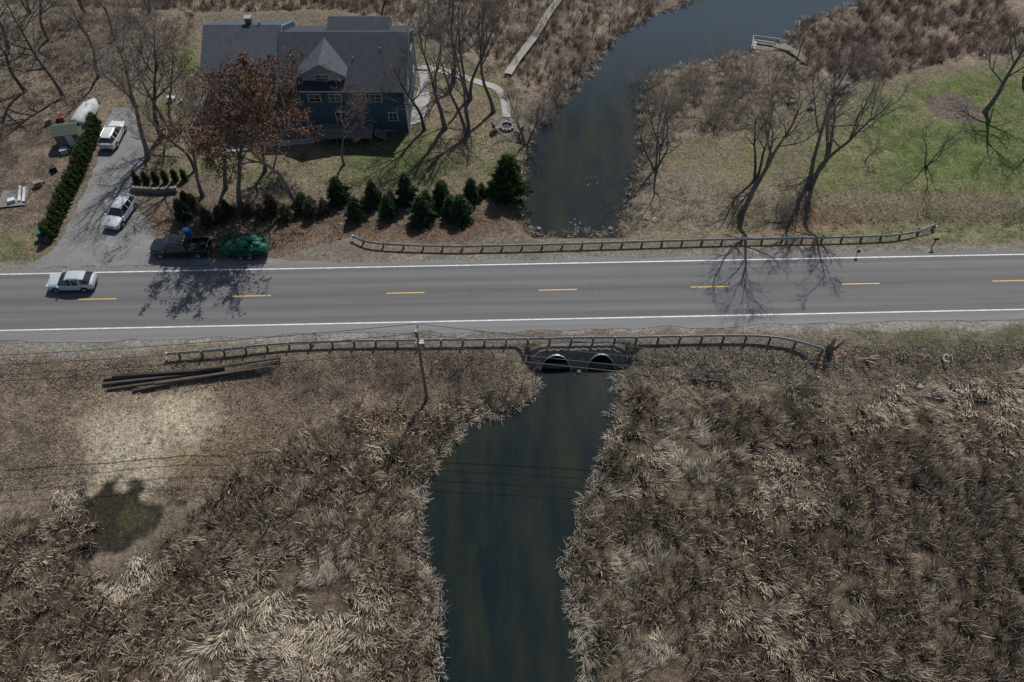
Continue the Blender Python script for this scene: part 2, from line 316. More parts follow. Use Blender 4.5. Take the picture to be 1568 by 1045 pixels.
def patch(name,poly,dz,m,step=.15,warp=.25,world=False):
    P=np.array(poly if world else GP(poly)); x0,y0=P.min(0)-.5; x1,y1=P.max(0)+.5
    a=np.arange(x0,x1,step); b_=np.arange(y0,y1,step); A,B=np.meshgrid(a,b_)
    q=sdist(A+warp*(fbm(A,B,1.2,3,3)-.5),B+warp*(fbm(A,B,1.2,3,6)-.5),P)
    Z=hat(A,B)+dz; nyy,nxx=A.shape; ii=np.arange(nyy*nxx).reshape(nyy,nxx)
    Qd=np.stack([ii[:-1,:-1],ii[:-1,1:],ii[1:,1:],ii[1:,:-1]],-1).reshape(-1,4)
    keep=(q.ravel()[Qd].mean(1)<0); Qd=Qd[keep]; us,inv=np.unique(Qd,return_inverse=True)
    V=np.stack([A,B,Z],-1).reshape(-1,3)[us]
    return obj(name,mkmesh(name,V,inv.reshape(-1,4),mats=[m],smooth=True))
dm=mat("driveway_asphalt",(.17,.166,.164),.9,noise=.2,nscale=.5,noise2=.28,nscale2=9)
cm=mat("concrete",(.31,.30,.285),.85,noise=.15,nscale=.8,noise2=.15,nscale2=10)
patch("driveway",[(40,409),(82,384),(112,330),(140,272),(152,232),(160,190),(175,165),(200,165),(208,180),(222,230),(222,250),(205,272),(206,300),(213,322),(232,345),(240,395),(330,398),(430,398),(500,400),(500,405)],.02,dm,.12,.7)
patch("patio",[(607,196),(648,188),(658,150),(655,112),(670,108),(668,100),(640,102),(643,130),(630,172),(600,186)],.06,cm,.12,.05)
def ribbon(name,pts,wd,dz,m,world=False):
    P=[Vector(p) for p in (pts if world else GP(pts))]; out=[]
    for a,b_ in zip(P,P[1:]):
        k=max(1,int((b_-a).length/.4))
        for j in range(k): out.append(a.lerp(b_,j/k))
    out.append(P[-1])
    for _ in range(4): out=[out[0]]+[(out[i-1]+out[i]*2+out[i+1])/4 for i in range(1,len(out)-1)]+[out[-1]]
    vs=[];o=MB()
    for i,p in enumerate(out):
        t=(out[min(i+1,len(out)-1)]-out[max(i-1,0)]).normalized(); nrm=Vector((-t.y,t.x))
        for s in(-1,0,1):
            q=p+nrm*s*wd/2; vs.append((q.x,q.y,float(hat(q.x,q.y))+dz))
    o.add(vs,[f for i in range(len(out)-1) for f in((3*i,3*i+1,3*i+4,3*i+3),(3*i+1,3*i+2,3*i+5,3*i+4))])
    return o.build(name,[m])
ribbon("garden_path",[(668,106),(700,115),(735,127),(758,133),(772,150),(776,180)],1.0,.07,cm)
ribbon("front_walk",[(300,222),(340,232),(400,222),(470,217),(540,205),(612,196)],1.0,.06,cm)
wood=mat("weathered_wood",(.18,.165,.148),.9,noise=.25,nscale=3,noise2=.2,nscale2=30)
wood_l=mat("pale_wood",(.28,.26,.235),.9,noise=.2,nscale=2)
def boardwalk(name,pts,wd,m,zoff=.3):
    P=[Vector((x,y,z)) for x,y,z in [G(u,v) for u,v in pts]]; o=MB()
    for a,b_ in zip(P,P[1:]):
        a=Vector((a.x,a.y,a.z+zoff)); b_=Vector((b_.x,b_.y,b_.z+zoff)); L=(b_-a).length; k=int(L/.19); rz=math.atan2(b_.y-a.y,b_.x-a.x)
        for j in range(k): o.box(a.lerp(b_,(j+.5)/k),(.165,wd,.04),0,rz)
        for s in(-1,1):
            nn_=Vector((-math.sin(rz),math.cos(rz),0))*s*wd*.4
            o.cyl(a+nn_-Vector((0,0,.08)),b_+nn_-Vector((0,0,.08)),.05,n=4)
            for j in range(int(L/2.4)+1):
                p=a.lerp(b_,j*2.4/L)+nn_; o.cyl(p-Vector((0,0,.8)),p,.05,n=5)
    return o.build(name,[m])
boardwalk("marsh_boardwalk",[(778,118),(790,98),(818,62),(840,25),(858,0),(875,-40)],1.0,wood_l,.5)
boardwalk("dock_walkway",[(1186,74),(1210,80),(1232,98)],1.0,wood,.5)
# ------------------------------------------------------------ culvert
conc=mat("headwall_concrete",(.14,.126,.105),.9,noise=.4,nscale=2,noise2=.35,nscale2=12,bump=.05,bscale=6)
steel=mat("galvanised_steel",(.26,.27,.27),.5,metal=.5,noise=.3,nscale=3)
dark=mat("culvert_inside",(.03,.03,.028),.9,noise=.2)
cv=empty("culvert")
hw=MB()
arches=[((Gz(851,560,-1.5)[0]),1.42),((Gz(920,560,-1.5)[0]),1.30)]
def wallY(x,z): return 50.8+.026*x-8.3+ (z+2.0)*.55
zt=-.15; xa=cxL-.9; xb=cxR+.9
X_=np.linspace(xa,xb,140)
def archz(x):
    for c,r_ in arches:
        if abs(x-c)<r_: return -2.05+1.5*math.sqrt(max(0,1-((x-c)/r_)**2))
    return -2.6
def wtop(x): # ragged, lower toward the ends
    return zt-.75*max(0,(abs(x-(xa+xb)/2)/((xb-xa)/2)-.72)/.28)**1.2-.05*math.sin(x*9)
for a,b_ in zip(X_,X_[1:]):
    za,zb=archz(a),archz(b_); ta,tb_=max(wtop(a),za+.02),max(wtop(b_),zb+.02)
    hw.add([(a,wallY(a,za),za),(b_,wallY(b_,zb),zb),(b_,wallY(b_,tb_),tb_),(a,wallY(a,ta),ta)],[(0,1,2,3)])
    hw.add([(a,wallY(a,ta),ta),(b_,wallY(b_,tb_),tb_),(b_,wallY(b_,zt)+.8,zt+.07),(a,wallY(a,zt)+.8,zt+.07)],[(0,1,2,3)])
hw.build("headwall",[conc],parent=cv)
tb=MB()
for c,r_ in arches:
    K=14
    for j in range(K):
        t0=math.pi*j/K;t1=math.pi*(j+1)/K
        pa=(c+r_*math.cos(t0),-2.05+1.5*math.sin(t0));pb=(c+r_*math.cos(t1),-2.05+1.5*math.sin(t1))
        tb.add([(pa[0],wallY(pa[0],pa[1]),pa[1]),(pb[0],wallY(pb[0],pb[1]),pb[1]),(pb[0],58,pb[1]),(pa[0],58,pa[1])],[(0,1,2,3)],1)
        qa=(c+(r_+.09)*math.cos(t0),-2.05+1.59*math.sin(t0));qb=(c+(r_+.09)*math.cos(t1),-2.05+1.59*math.sin(t1))
        f=-.18
        tb.add([(pa[0],wallY(pa[0],pa[1])+f,pa[1]),(pb[0],wallY(pb[0],pb[1])+f,pb[1]),(qb[0],wallY(qb[0],qb[1])+f,qb[1]),(qa[0],wallY(qa[0],qa[1])+f,qa[1])],[(0,1,2,3)],0)
        tb.add([(qa[0],wallY(qa[0],qa[1])+f,qa[1]),(qb[0],wallY(qb[0],qb[1])+f,qb[1]),(qb[0],wallY(qb[0],qb[1])+.05,qb[1]),(qa[0],wallY(qa[0],qa[1])+.05,qa[1])],[(0,1,2,3)],0)
        tb.add([(pa[0],wallY(pa[0],pa[1])+f,pa[1]),(pb[0],wallY(pb[0],pb[1])+f,pb[1]),(pb[0],wallY(pb[0],pb[1])+.05,pb[1]),(pa[0],wallY(pa[0],pa[1])+.05,pa[1])],[(0,1,2,3)],0)
tb.build("arch_pipes",[steel,dark],parent=cv)
def rock(name,x,y,z,r_,m):
    bm=bmesh.new(); bmesh.ops.create_icosphere(bm,subdivisions=2,radius=r_)
    s=Vector(rng.uniform(.6,1.2,3))
    for v in bm.verts:
        v.co=Vector((v.co.x*s.x,v.co.y*s.y,v.co.z*s.z*.7))*(1+.12*rng.normal())
    me=bpy.data.meshes.new(name); bm.to_mesh(me); bm.free(); me.materials.append(m); return obj(name,me,(x,y,z),rng.uniform(0,6))
rk=mat("rock_mat",(.19,.175,.15),.9,noise=.25,nscale=3)
for (u,v,r_) in [(886,571,.3),(890,566,.22),(990,336,.3),(1002,338,.35),(812,350,.3),(935,353,.35),(1212,157,.3),(825,352,.25)]:
    x,y,z=G(u,v); rock("rock",x,y,max(z,WZ)+.05,r_,rk)
# ------------------------------------------------------------ guardrails
galv=mat("guardrail_steel",(.30,.31,.305),.55,metal=.3,noise=.3,nscale=1.2); postm=mat("guardrail_post",(.10,.085,.07),.9,noise=.2)
def guardrail(pts,face):
    P=[]
    for u,v in pts: P.append(Vector((*Gz(u,v,.62),0)))
    out=[]
    for a,b_ in zip(P,P[1:]):
        k=max(1,int((b_-a).length/.5))
        for j in range(k): out.append(a.lerp(b_,j/k))
    out.append(P[-1])
    for _ in range(6): out=[out[0]]+[(out[i-1]+out[i]*2+out[i+1])/4 for i in range(1,len(out)-1)]+[out[-1]]
    prof=[(0,.78),(.05,.72),(.05,.68),(-.03,.63),(.05,.57),(.05,.53),(0,.47)]
    o=MB(); vs=[];N=len(prof)
    for i,p in enumerate(out):
        t=(out[min(i+1,len(out)-1)]-out[max(i-1,0)]).normalized(); nr=Vector((-t.y,t.x,0))*face
        g=max(float(hat(p.x,p.y)),-.25)
        for s in(0,.035):
            for a,z in prof: q=p+nr*(a-s); vs.append((q.x,q.y,g+z+ (0.01 if s else 0)))
        if i%4==2:
            q=p-nr*.16; rz=math.atan2(t.y,t.x)
            o.box((q.x,q.y,g+.15),(.16,.18,1.35),1,rz); q=p-nr*.06; o.box((q.x,q.y,g+.62),(.12,.1,.3),1,rz)
    fs=[]
    for i in range(len(out)-1):
        for j in range(N-1):
            for s in(0,N): fs.append((2*N*i+s+j,2*N*(i+1)+s+j,2*N*(i+1)+s+j+1,2*N*i+s+j+1))
        fs.append((2*N*i,2*N*(i+1),2*N*(i+1)+N,2*N*i+N))
    o.add(vs,fs,0)
    for p in(out[0],out[-1]): o.cyl((p.x,p.y,float(hat(p.x,p.y))+.44),(p.x,p.y,float(hat(p.x,p.y))+.8),.13,n=10)
    return o.build("guardrail",[galv,postm])
guardrail([(540,361),(545,368),(570,373),(625,376),(700,378),(800,376),(900,373),(1000,370),(1100,367),(1200,365),(1300,363),(1375,360),(1412,352),(1437,340)],-1)
guardrail([(255,541),(300,538),(350,534),(400,529),(450,525),(550,522),(650,521),(800,519),(900,517),(1000,516),(1100,514),(1160,514),(1200,517),(1240,524),(1262,532)],1)
# ------------------------------------------------------------ tubes/trees
def norm(a): return a/np.maximum(np.linalg.norm(a,axis=-1,keepdims=True),1e-9)
def walk(P,Dr,L,k,wander,up,r):
    pts=np.zeros((len(P),k,3)); pts[:,0]=P; d=norm(Dr.copy())
    for j in range(1,k):
        d=norm(d+r.normal(size=d.shape)*wander+np.array([0,0,up]))
        pts[:,j]=pts[:,j-1]+d*(L/(k-1))[:,None]
    return pts
def tubes(pts,rad,s):
    n_,k,_=pts.shape; T=np.zeros_like(pts); T[:,1:-1]=pts[:,2:]-pts[:,:-2]; T[:,0]=pts[:,1]-pts[:,0]; T[:,-1]=pts[:,-1]-pts[:,-2]; T=norm(T)
    ref=np.tile(np.array([.3,.9,.1]),(n_,k,1)); bad=np.abs((T*norm(ref)).sum(-1))>.95; ref[bad]=[1,0,0]
    U=norm(np.cross(T,ref)); W=np.cross(T,U); a=np.arange(s)*2*np.pi/s
    V=pts[:,:,None,:]+rad[:,:,None,None]*(U[:,:,None,:]*np.cos(a)[:,None]+W[:,:,None,:]*np.sin(a)[:,None])
    base=np.arange(n_*k*s).reshape(n_,k,s); nx_=np.roll(base,-1,2)
    q=np.stack([base[:,:-1],nx_[:,:-1],nx_[:,1:],base[:,1:]],-1).reshape(-1,4)
    return V.reshape(-1,3),q
def kids(pts,rad,L,r,n_,t0,t1,a0,a1,lf,rf,taper=.55):
    m,k,_=pts.shape; idx=np.repeat(np.arange(m),n_); t=t0+(t1-t0)*((np.tile(np.arange(n_),m)+r.random(m*n_))/n_)
    f=t*(k-1); i=np.minimum(f.astype(int),k-2); fr=(f-i)[:,None]
    P=pts[idx,i]*(1-fr)+pts[idx,i+1]*fr; d=norm(pts[idx,i+1]-pts[idx,i])
    R=(rad[idx,i]*(1-fr[:,0])+rad[idx,i+1]*fr[:,0])
    perp=norm(np.cross(d,r.normal(size=d.shape))); A=np.radians(r.uniform(a0,a1,len(idx)))[:,None]
    Dd=d*np.cos(A)+perp*np.sin(A)
    return P,Dd,L[idx]*lf*(1-taper*t)*r.uniform(.7,1.25,len(idx)),R*rf
def growtree(seed,h,tr,stems=1,spread=.15,n1=10,n2=7,n3=6,n4=4,start=.28,a=(30,60),upb=.05,l1=.55,twig=.012,rf=.66):
    r=np.random.default_rng(seed); Vs=[];Qs=[];o=0; tips=None
    P=np.zeros((stems,3)); az=r.uniform(0,6.28)+np.arange(stems)*2*np.pi/max(stems,1)+r.normal(size=stems)*.3
    Dr=np.stack([np.cos(az)*spread,np.sin(az)*spread,np.ones(stems)],-1); P[:,:2]+=Dr[:,:2]*tr; P[:,2]=-.3
    L=h*r.uniform(.85,1.0,stems)/np.sqrt(1+spread**2)
    def put(p,rd,s):
        nonlocal o
        v,q=tubes(p,rd,s); Vs.append(v);Qs.append(q+o);o+=len(v)
    pts=walk(P,Dr,L,10,.10,.03,r); t=np.linspace(0,1,10); rd=tr*(1-.88*t**.9)[None,:]*np.ones((stems,1)); rd[:,0]*=1.35
    put(pts,rd,8)
    for (n_,k,s,t0,a0,a1,lf,rf_,wn,tp) in [(n1,8,6,start,a[0],a[1],l1,rf,.15,.45),(n2,5,4,.25,25,60,.52,.62,.18,.4),(n3,4,3,.15,20,60,.55,.6,.2,.3),(n4,3,3,.15,20,60,.6,.7,.2,.2)]:
        if n_==0: break
        P,Dr,L,R=kids(pts,rd,L,r,n_,t0,1.0,a0,a1,lf,rf_,tp)
        R=np.maximum(R,twig); pts=walk(P,Dr,L,k,wn,upb,r); rd=R[:,None]*(1-.65*np.linspace(0,1,k))[None,:]; put(pts,rd,s); tips=pts
    return np.concatenate(Vs),np.concatenate(Qs),tips
bark=mat("bark",(.15,.132,.117),.95,noise=.35,nscale=2,rnd=.2); bark_d=mat("bark_dark",(.10,.088,.078),.95,noise=.35,nscale=2,rnd=.2)
twigm=mat("twig_brown",(.23,.19,.165),.95,rnd=.2)
protos=[]
for s,(h,tr,st,sp,n1,n2,n3,n4,start,a,l1) in enumerate([
    (15,.29,1,.05,10,6,6,3,.34,(28,58),.5),
    (15,.29,1,.12,8,6,6,3,.38,(25,50),.5),
    (15,.24,2,.24,7,6,5,3,.35,(28,55),.45),
    (15,.31,1,.03,12,6,5,3,.3,(40,70),.52),
    (15,.20,3,.34,6,5,5,3,.35,(25,55),.42),
    (15,.24,2,.14,8,6,5,3,.42,(25,55),.45)]):
    Vt,Qt,_=growtree(100+s,h,tr,st,sp,n1,n2,n3,n4,start,a,.05,l1,.013)
    protos.append(mkmesh("bare_tree",Vt,Qt,mats=[bark if s%2 else bark_d],smooth=True))
def tree(u,v,h,p):
    x,y,z=G(u,v); k=h/15; return obj("bare_tree",protos[p],(x,y,z-.05),rng.uniform(0,6.28),scale=(k,k,k))
for T in [(226,243,16,1),(247,208,16,0),(266,203,14,5),(98,150,15,3),(40,140,14,0),(150,118,12,1),(12,75,13,3),(75,60,12,0),(175,60,11,1),(130,20,12,5),(230,20,11,2),(45,20,12,5),
    (-30,200,14,3),(-60,90,13,0),(683,196,16,1),(693,128,15,0),(720,153,15,5),(717,208,15,2),(757,172,14,1),(806,222,9,4),(585,42,10,0),(660,30,10,3),(740,30,10,5),(690,10,11,1),
    (1003,262,11,4),(1012,225,8,4),(1133,329,17,1),(1157,276,12,2),(1240,285,18,5),(1266,245,14,2),(1325,247,3.5,0),(1418,256,7,4),(1507,172,15,3),(1570,120,14,0),(1600,200,14,4),
    (345,288,13,1),(300,262,12,0),(1215,100,6,0),(650,200,12,0)]:
    tree(*T)
leafm=diffmat("dry_oak_leaf")
oaks=[]
for s,(nl,h,w_) in enumerate([(8500,15,1),(7500,15,1),(1800,15,1)]):
    Vt,Qt,tp=growtree(300+s,h,.26,1,.08,13,7,6,3,.38,(40,75),.05,.50,.013)
    r=np.random.default_rng(s); ti=tp[r.integers(0,len(tp),nl),r.integers(0,3,nl)]+r.normal(size=(nl,3))*.12
    low=r.random(nl)<np.clip(1.35-ti[:,2]/h*.5,0,1); ti=ti[low]; nl=len(ti)
    u_=norm(r.normal(size=(nl,3)));v_=norm(np.cross(u_,r.normal(size=(nl,3)))); sz=r.uniform(.06,.14,nl)[:,None]
    LV=np.stack([ti-u_*sz,ti-v_*sz*.6,ti+u_*sz,ti+v_*sz*.6],1).reshape(-1,3)
    cl=np.array((.175,.098,.066))*r.uniform(.5,1.35,(nl,1))+r.normal(size=(nl,3))*.008
    col=np.concatenate([np.tile((.1,.085,.075),(len(Vt),1)),np.repeat(np.clip(cl,.01,1),4,0)])
    LQ=np.arange(nl*4).reshape(-1,4)+len(Vt)
    oaks.append(mkmesh("oak_tree",np.concatenate([Vt,LV]),np.concatenate([Qt,LQ]),mats=[bark,leafm],midx=np.concatenate([np.zeros(len(Qt)),np.ones(nl)]),col=col))
for u,v,h,p,wd,rz in [(455,312,16,1,1.1,.5),(368,318,16,0,1.15,2.4),(405,262,13,1,1.0,4.0),(310,300,13.5,2,1.05,1.0),(527,252,10,2,.9,0),(1620,160,13,2,1,0)]:
    x,y,z=G(u,v); k=h/15; obj("oak_tree",oaks[p],(x,y,z-.05),rz,scale=(k*wd,k*wd,k))
shr=[]
for s in range(4):
    Vt,Qt,_=growtree(500+s,3,.03,7,.55,5,4,3,0,.2,(25,60),.04,.45,.008)
    shr.append(mkmesh("bare_shrub",Vt,Qt,mats=[twigm]))
def shrubs(poly,n_,smin,smax,name="bare_shrub"):
    P=np.array(GP(poly)); lo=P.min(0);hi=P.max(0);c=0
    while c<n_:
        p=rng.uniform(lo,hi)
        if sdist(np.array([p[0]]),np.array([p[1]]),P)[0]<0:
            k=rng.uniform(smin,smax); obj(name,shr[rng.integers(4)],(p[0],p[1],float(hat(*p))-.05),rng.uniform(0,6.28),scale=(k,k,k*rng.uniform(.8,1.2))); c+=1
shrubs([(985,130),(1010,105),(1110,95),(1180,100),(1190,170),(1100,200),(1020,215),(990,240)],32,.8,1.6)
shrubs([(1165,310),(1250,300),(1250,345),(1180,350)],11,.4,.9)
shrubs([(820,150),(860,165),(815,230),(805,240)],6,.6,1.0)
shrubs([(0,-20),(300,-20),(290,60),(150,110),(0,110)],40,.8,1.6)
shrubs([(380,565),(520,565),(660,545),(820,545),(815,600),(640,625),(560,620),(450,670)],55,.35,.8)
shrubs([(270,540),(640,535),(640,560),(300,570)],12,.2,.4)
shrubs([(950,545),(1250,545),(1560,550),(1560,580),(960,590)],24,.25,.55)
shrubs([(250,320),(480,300),(520,330),(300,345)],18,.5,.9)
shrubs([(640,0),(860,0),(800,90),(690,80)],14,.6,1.2)
shrubs([(1230,60),(1568,10),(1568,75),(1300,110)],12,.6,1.2)
shrubs([(0,190),(90,190),(90,300),(0,290)],8,.4,.9)
shrubs([(975,200),(1000,200),(990,330),(965,340)],6,.3,.6)
shrubs([(-40,580),(120,580),(60,700),(-40,740)],10,.25,.5)
# ------------------------------------------------------------ conifers
conm=diffmat("conifer_needles")
def conifer(seed,h,R,n_,cols,shape=.85,droop=.15):
    r=np.random.default_rng(seed); t=1-np.sqrt(r.random(n_))*.97; az=r.uniform(0,6.283,n_)
    whorl=.72+.28*np.sin(t*h*6+3*np.sin(az*3+seed))*1.0; lob=.82+.25*np.sin(az*4+t*7+seed)*np.sin(az*2+seed*2)
    rm=R*(1-t)**shape*whorl*lob*np.where(t<.08,.75+t*3,1)
    rr=rm*(.35+.65*np.sqrt(r.random(n_)))
    p=np.stack([rr*np.cos(az),rr*np.sin(az),.1+t*h*.97-droop*rr],-1)
    d=norm(np.stack([np.cos(az),np.sin(az),r.uniform(-.1,.9,n_)],-1)+r.normal(size=(n_,3))*.35)
    s_=norm(np.cross(d,r.normal(size=(n_,3)))); L=r.uniform(.12,.34,n_)[:,None]*(.6+.4*R/1.5); wd=L*.2
    V=np.stack([p-s_*wd,p+s_*wd,p+d*L],1).reshape(-1,3)
    c=np.array(cols[0])+(np.array(cols[1])-np.array(cols[0]))*r.random((n_,1))
    Vt,Qt=tubes(np.array([[[0,0,-.2],[0,0,h*.5],[0,0,h*.98]]]),np.array([[.1,.06,.02]]),6)
    return np.concatenate([Vt,V]),Qt,np.arange(n_*3).reshape(-1,3)+len(Vt),np.concatenate([np.tile((.06,.05,.04),(len(Vt),1)),np.repeat(c,3,0)])
G1=((.032,.060,.030),(.080,.122,.058)); G2=((.055,.055,.033),(.12,.105,.065))
cps=[]
for s in range(5):
    a=conifer(s,3.4,1.5+.18*(s%3),5500,G1,.62); cps.append(mkmesh("evergreen_tree",a[0],a[1],a[2],[conm],col=a[3]))
a=conifer(9,3.0,1.3,2800,G2,.55); cps.append(mkmesh("evergreen_tree",a[0],a[1],a[2],[conm],col=a[3]))
a=conifer(11,6.0,2.9,15000,((.035,.062,.022),(.075,.115,.04)),.55); big=mkmesh("evergreen_tree",a[0],a[1],a[2],[conm],col=a[3])
for u,v,h,p in [(283,335,3.0,0),(300,322,2.7,5),(320,345,3.0,5),(340,338,2.6,5),(382,330,2.4,5),(402,335,2.8,5),(418,325,3.2,5),(440,335,2.4,5),(466,322,2.6,1),(480,330,3.2,5),(498,326,2.8,5),(520,308,3.3,1),(546,334,3.0,2),(560,322,2.3,5),(573,312,3.3,3),(596,330,3.0,4),(600,315,2.8,5),(624,308,4.0,0),(648,338,3.8,1),(655,330,3.4,3),(677,312,3.4,2),(706,335,3.6,4),(690,330,3.1,0),(722,308,3.2,1),(738,300,2.2,5),(288,316,2.4,0),(350,330,2.2,1)]:
    x,y,z=G(u,v); k=h/3.4*rng.uniform(.9,1.1); q=k*rng.uniform(.85,1.2); obj("evergreen_tree",cps[p],(x,y,z),rng.uniform(0,6),scale=(q,q,k))
x,y,z=G(777,300); obj("evergreen_tree",big,(x,y,z),1.0)
def hedge(name,pts,n_,h,R,seed):
    P=[G(u,v) for u,v in pts]; Vs=[];Qs=[];Ts=[];Cs=[];o=0
    A_=np.array(P); seg=np.concatenate([[0],np.cumsum(np.hypot(*np.diff(A_[:,:2],axis=0).T))])
    for j,s_ in enumerate(np.linspace(0,seg[-1],n_)):
        x=np.interp(s_,seg,A_[:,0]);y=np.interp(s_,seg,A_[:,1]);z=float(hat(x,y)); hh=h*rng.uniform(.85,1.12)
        a=conifer(seed+j,hh,R*rng.uniform(.9,1.1),2600,((.034,.058,.022),(.08,.112,.045)),.45,.0)
        Vs.append(a[0]+np.array([x,y,z]));Qs.append(a[1]+o);Ts.append(a[2]+o);Cs.append(a[3]);o+=len(a[0])
    obj(name,mkmesh(name,np.concatenate(Vs),np.concatenate(Qs),np.concatenate(Ts),[conm],col=np.concatenate(Cs)))
hedge("arborvitae_hedge",[(78,368),(95,330),(112,295),(128,260),(143,222),(150,196)],21,2.6,.8,700)
hedge("arborvitae_row",[(212,282),(228,282),(243,280),(258,278),(272,276),(284,276)],6,1.7,.45,800)
# ------------------------------------------------------------ reeds & dry grass
reedm=diffmat("dry_reed")
def blades(name,c,nb,Hc,lean,rad,col,wd=.035,seed=1,droop=.8,base=.5):
    r=np.random.default_rng(seed); m=len(c); idx=np.repeat(np.arange(m),nb); N=len(idx)
    off=r.normal(size=(N,2))*rad[idx][:,None]; b=c[idx]+off; z=hat(b[:,0],b[:,1])-.03
    L=Hc[idx]*r.uniform(.5,1.2,N); ln=lean[idx]+off/np.maximum(rad[idx],.05)[:,None]*.22+r.normal(size=(N,2))*.20
    p0=np.stack([b[:,0],b[:,1],z],-1)
    d1=norm(np.concatenate([ln*.8,np.ones((N,1))],1)); p1=p0+d1*(L*.55)[:,None]
    d2=norm(np.concatenate([ln*1.25+r.normal(size=(N,2))*.15,np.full((N,1),droop)-.25*np.linalg.norm(ln,axis=1,keepdims=True)],1)); p2=p1+d2*(L*.5)[:,None]
    a=r.uniform(0,6.283,N); wv=np.stack([np.cos(a),np.sin(a),np.zeros(N)],-1)*(wd*r.uniform(.5,1.5,N))[:,None]
    V=np.stack([p0-wv*.5,p0+wv*.5,p1+wv*.6,p1-wv*.6,p2+wv*.2,p2-wv*.2],1).reshape(-1,3)
    k=np.arange(N)*6; Qd=np.concatenate([np.stack([k,k+1,k+2,k+3],-1),np.stack([k+3,k+2,k+4,k+5],-1)])
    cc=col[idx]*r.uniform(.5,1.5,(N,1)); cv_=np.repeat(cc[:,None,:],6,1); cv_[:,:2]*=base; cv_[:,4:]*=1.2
    return obj(name,mkmesh(name,V,Qd,mats=[reedm],col=np.clip(cv_.reshape(-1,3),0,1)))
def scatter(poly,dens,seed,world=True,edge=-.1):
    r=np.random.default_rng(seed); P=np.array(poly if world else GP(poly)); lo=np.maximum(P.min(0),(-64,8));hi=np.minimum(P.max(0),(70,116))
    n_=int((hi[0]-lo[0])*(hi[1]-lo[1])*dens); c=r.uniform(lo,hi,(n_,2)); wq=c+1.5*np.stack([fbm(c[:,0],c[:,1],2,3,2)-.5,fbm(c[:,0],c[:,1],2,3,3)-.5],-1)
    k=sdist(wq[:,0],wq[:,1],P)<0
    k&=np.abs(c[:,0])<(c[:,1]*.62+32)
    for q in(creekS,creekN): k&=sdist(c[:,0],c[:,1],q)>edge
    k&=np.abs(RD(c[:,0],c[:,1]))>7; c=c[k]; k=hat(c[:,0],c[:,1])>WZ-.06; return c[k]
palespots=[(430,960,6.0),(350,1010,5.0),(1205,745,3.0),(1200,720,2.2),(480,900,3.2),(60,765,3.0),(960,860,1.6),(200,880,2.2),(1000,1010,2.2),(1440,590,5.5),(1560,600,5.5),(1340,610,3.2),(1050,690,3.5)]
def marsh(name,poly,dens,nb,seed,tint,hh=1.5):
    c=scatter(poly,dens,seed); r=np.random.default_rng(seed+5); x,y=c[:,0],c[:,1]
    keep=(fbm(x,y,1.3,2,seed+40)>.30); c=c[keep]; x,y=c[:,0],c[:,1]; m=len(c)
    sp=np.zeros(m)
    for u,v,R in palespots:
        px,py=Gz(u,v,-1); sp=np.maximum(sp,sm(1.5-(np.hypot(x-px,(y-py)*1.2)/R+1.2*(fbm(x,y,2.5,3,77)-.5))))
    nz=sm((fbm(x,y,3,3,seed+9)-.58)/.1)*.6
    pk=np.maximum(sp,nz)
    a=fbm(x,y,9,3,seed)*10+fbm(x,y,2.0,2,seed+2)*2.5; mag=.15+1.1*pk
    lean=np.stack([np.cos(a),np.sin(a)],-1)*mag[:,None]*.8+np.array([.12,.05])
    b_=fbm(x,y,2.2,3,seed+12)[:,None]*.6+fbm(x,y,9,3,seed+14)[:,None]*.4; pk=pk[:,None]
    col=np.array(tint)*(.35+1.3*b_)*(1-pk)+np.array((.41,.355,.275))*pk
    far=sm((x-10)/35)[:,None]*sm((34-y)/14)[:,None]; col=col*(1-.22*far)
    col=col*(.65+.7*r.random((m,1)))
    H_=hh*(.6+.8*r.random(m))*(.7+.6*fbm(x,y,2.2,2,seed+30))*(1-.2*pk[:,0])
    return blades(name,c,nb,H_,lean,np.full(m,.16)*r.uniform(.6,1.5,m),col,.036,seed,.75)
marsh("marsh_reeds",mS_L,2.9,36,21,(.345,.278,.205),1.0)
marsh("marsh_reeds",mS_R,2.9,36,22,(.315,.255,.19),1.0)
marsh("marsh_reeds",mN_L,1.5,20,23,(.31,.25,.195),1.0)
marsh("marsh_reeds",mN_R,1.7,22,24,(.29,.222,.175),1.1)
def fringe(name,poly,seed,n_=900):
    r=np.random.default_rng(seed); P=np.array(poly); seg=np.roll(P,-1,0)-P; L=np.hypot(*seg.T); cum=np.cumsum(L)/L.sum(); i=np.searchsorted(cum,r.random(n_)); i=np.clip(i,0,len(P)-1)
    c=P[i]+seg[i]*r.random((n_,1))+r.normal(size=(n_,2))*.55
    k=(np.abs(RD(c[:,0],c[:,1]))>9)&(c[:,1]>8)&(c[:,1]<112)&(np.abs(c[:,0])<70); c=c[k]; z=hat(c[:,0],c[:,1]); c=c[z>WZ-.12]; m=len(c)
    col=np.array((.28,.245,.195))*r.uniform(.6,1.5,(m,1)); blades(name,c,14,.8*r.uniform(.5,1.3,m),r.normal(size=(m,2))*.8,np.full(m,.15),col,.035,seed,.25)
fringe("bank_reeds",creekS,41,1500); fringe("bank_reeds",creekN,42,1200)
sandP=np.array(GP([(110,640),(200,600),(330,600),(350,640),(300,690),(235,755),(150,755)]))
def notsand(c,r,keep=.22): return (sdist(c[:,0],c[:,1],sandP)>0)|(r.random(len(c))<keep)
def tufts(name,poly,dens,nb,seed,tint,hh,rad=.12,wd=.03,th=.42):
    c=scatter(poly,dens,seed,False); r=np.random.default_rng(seed)
    k=(fbm(c[:,0],c[:,1],2.5,3,seed)>th)&notsand(c,r,.4); c=c[k]; m=len(c)
    col=np.array(tint)*r.uniform(.6,1.4,(m,1)); blades(name,c,nb,hh*r.uniform(.5,1.3,m),r.normal(size=(m,2))*.7,np.full(m,rad),col,wd,seed,.3)
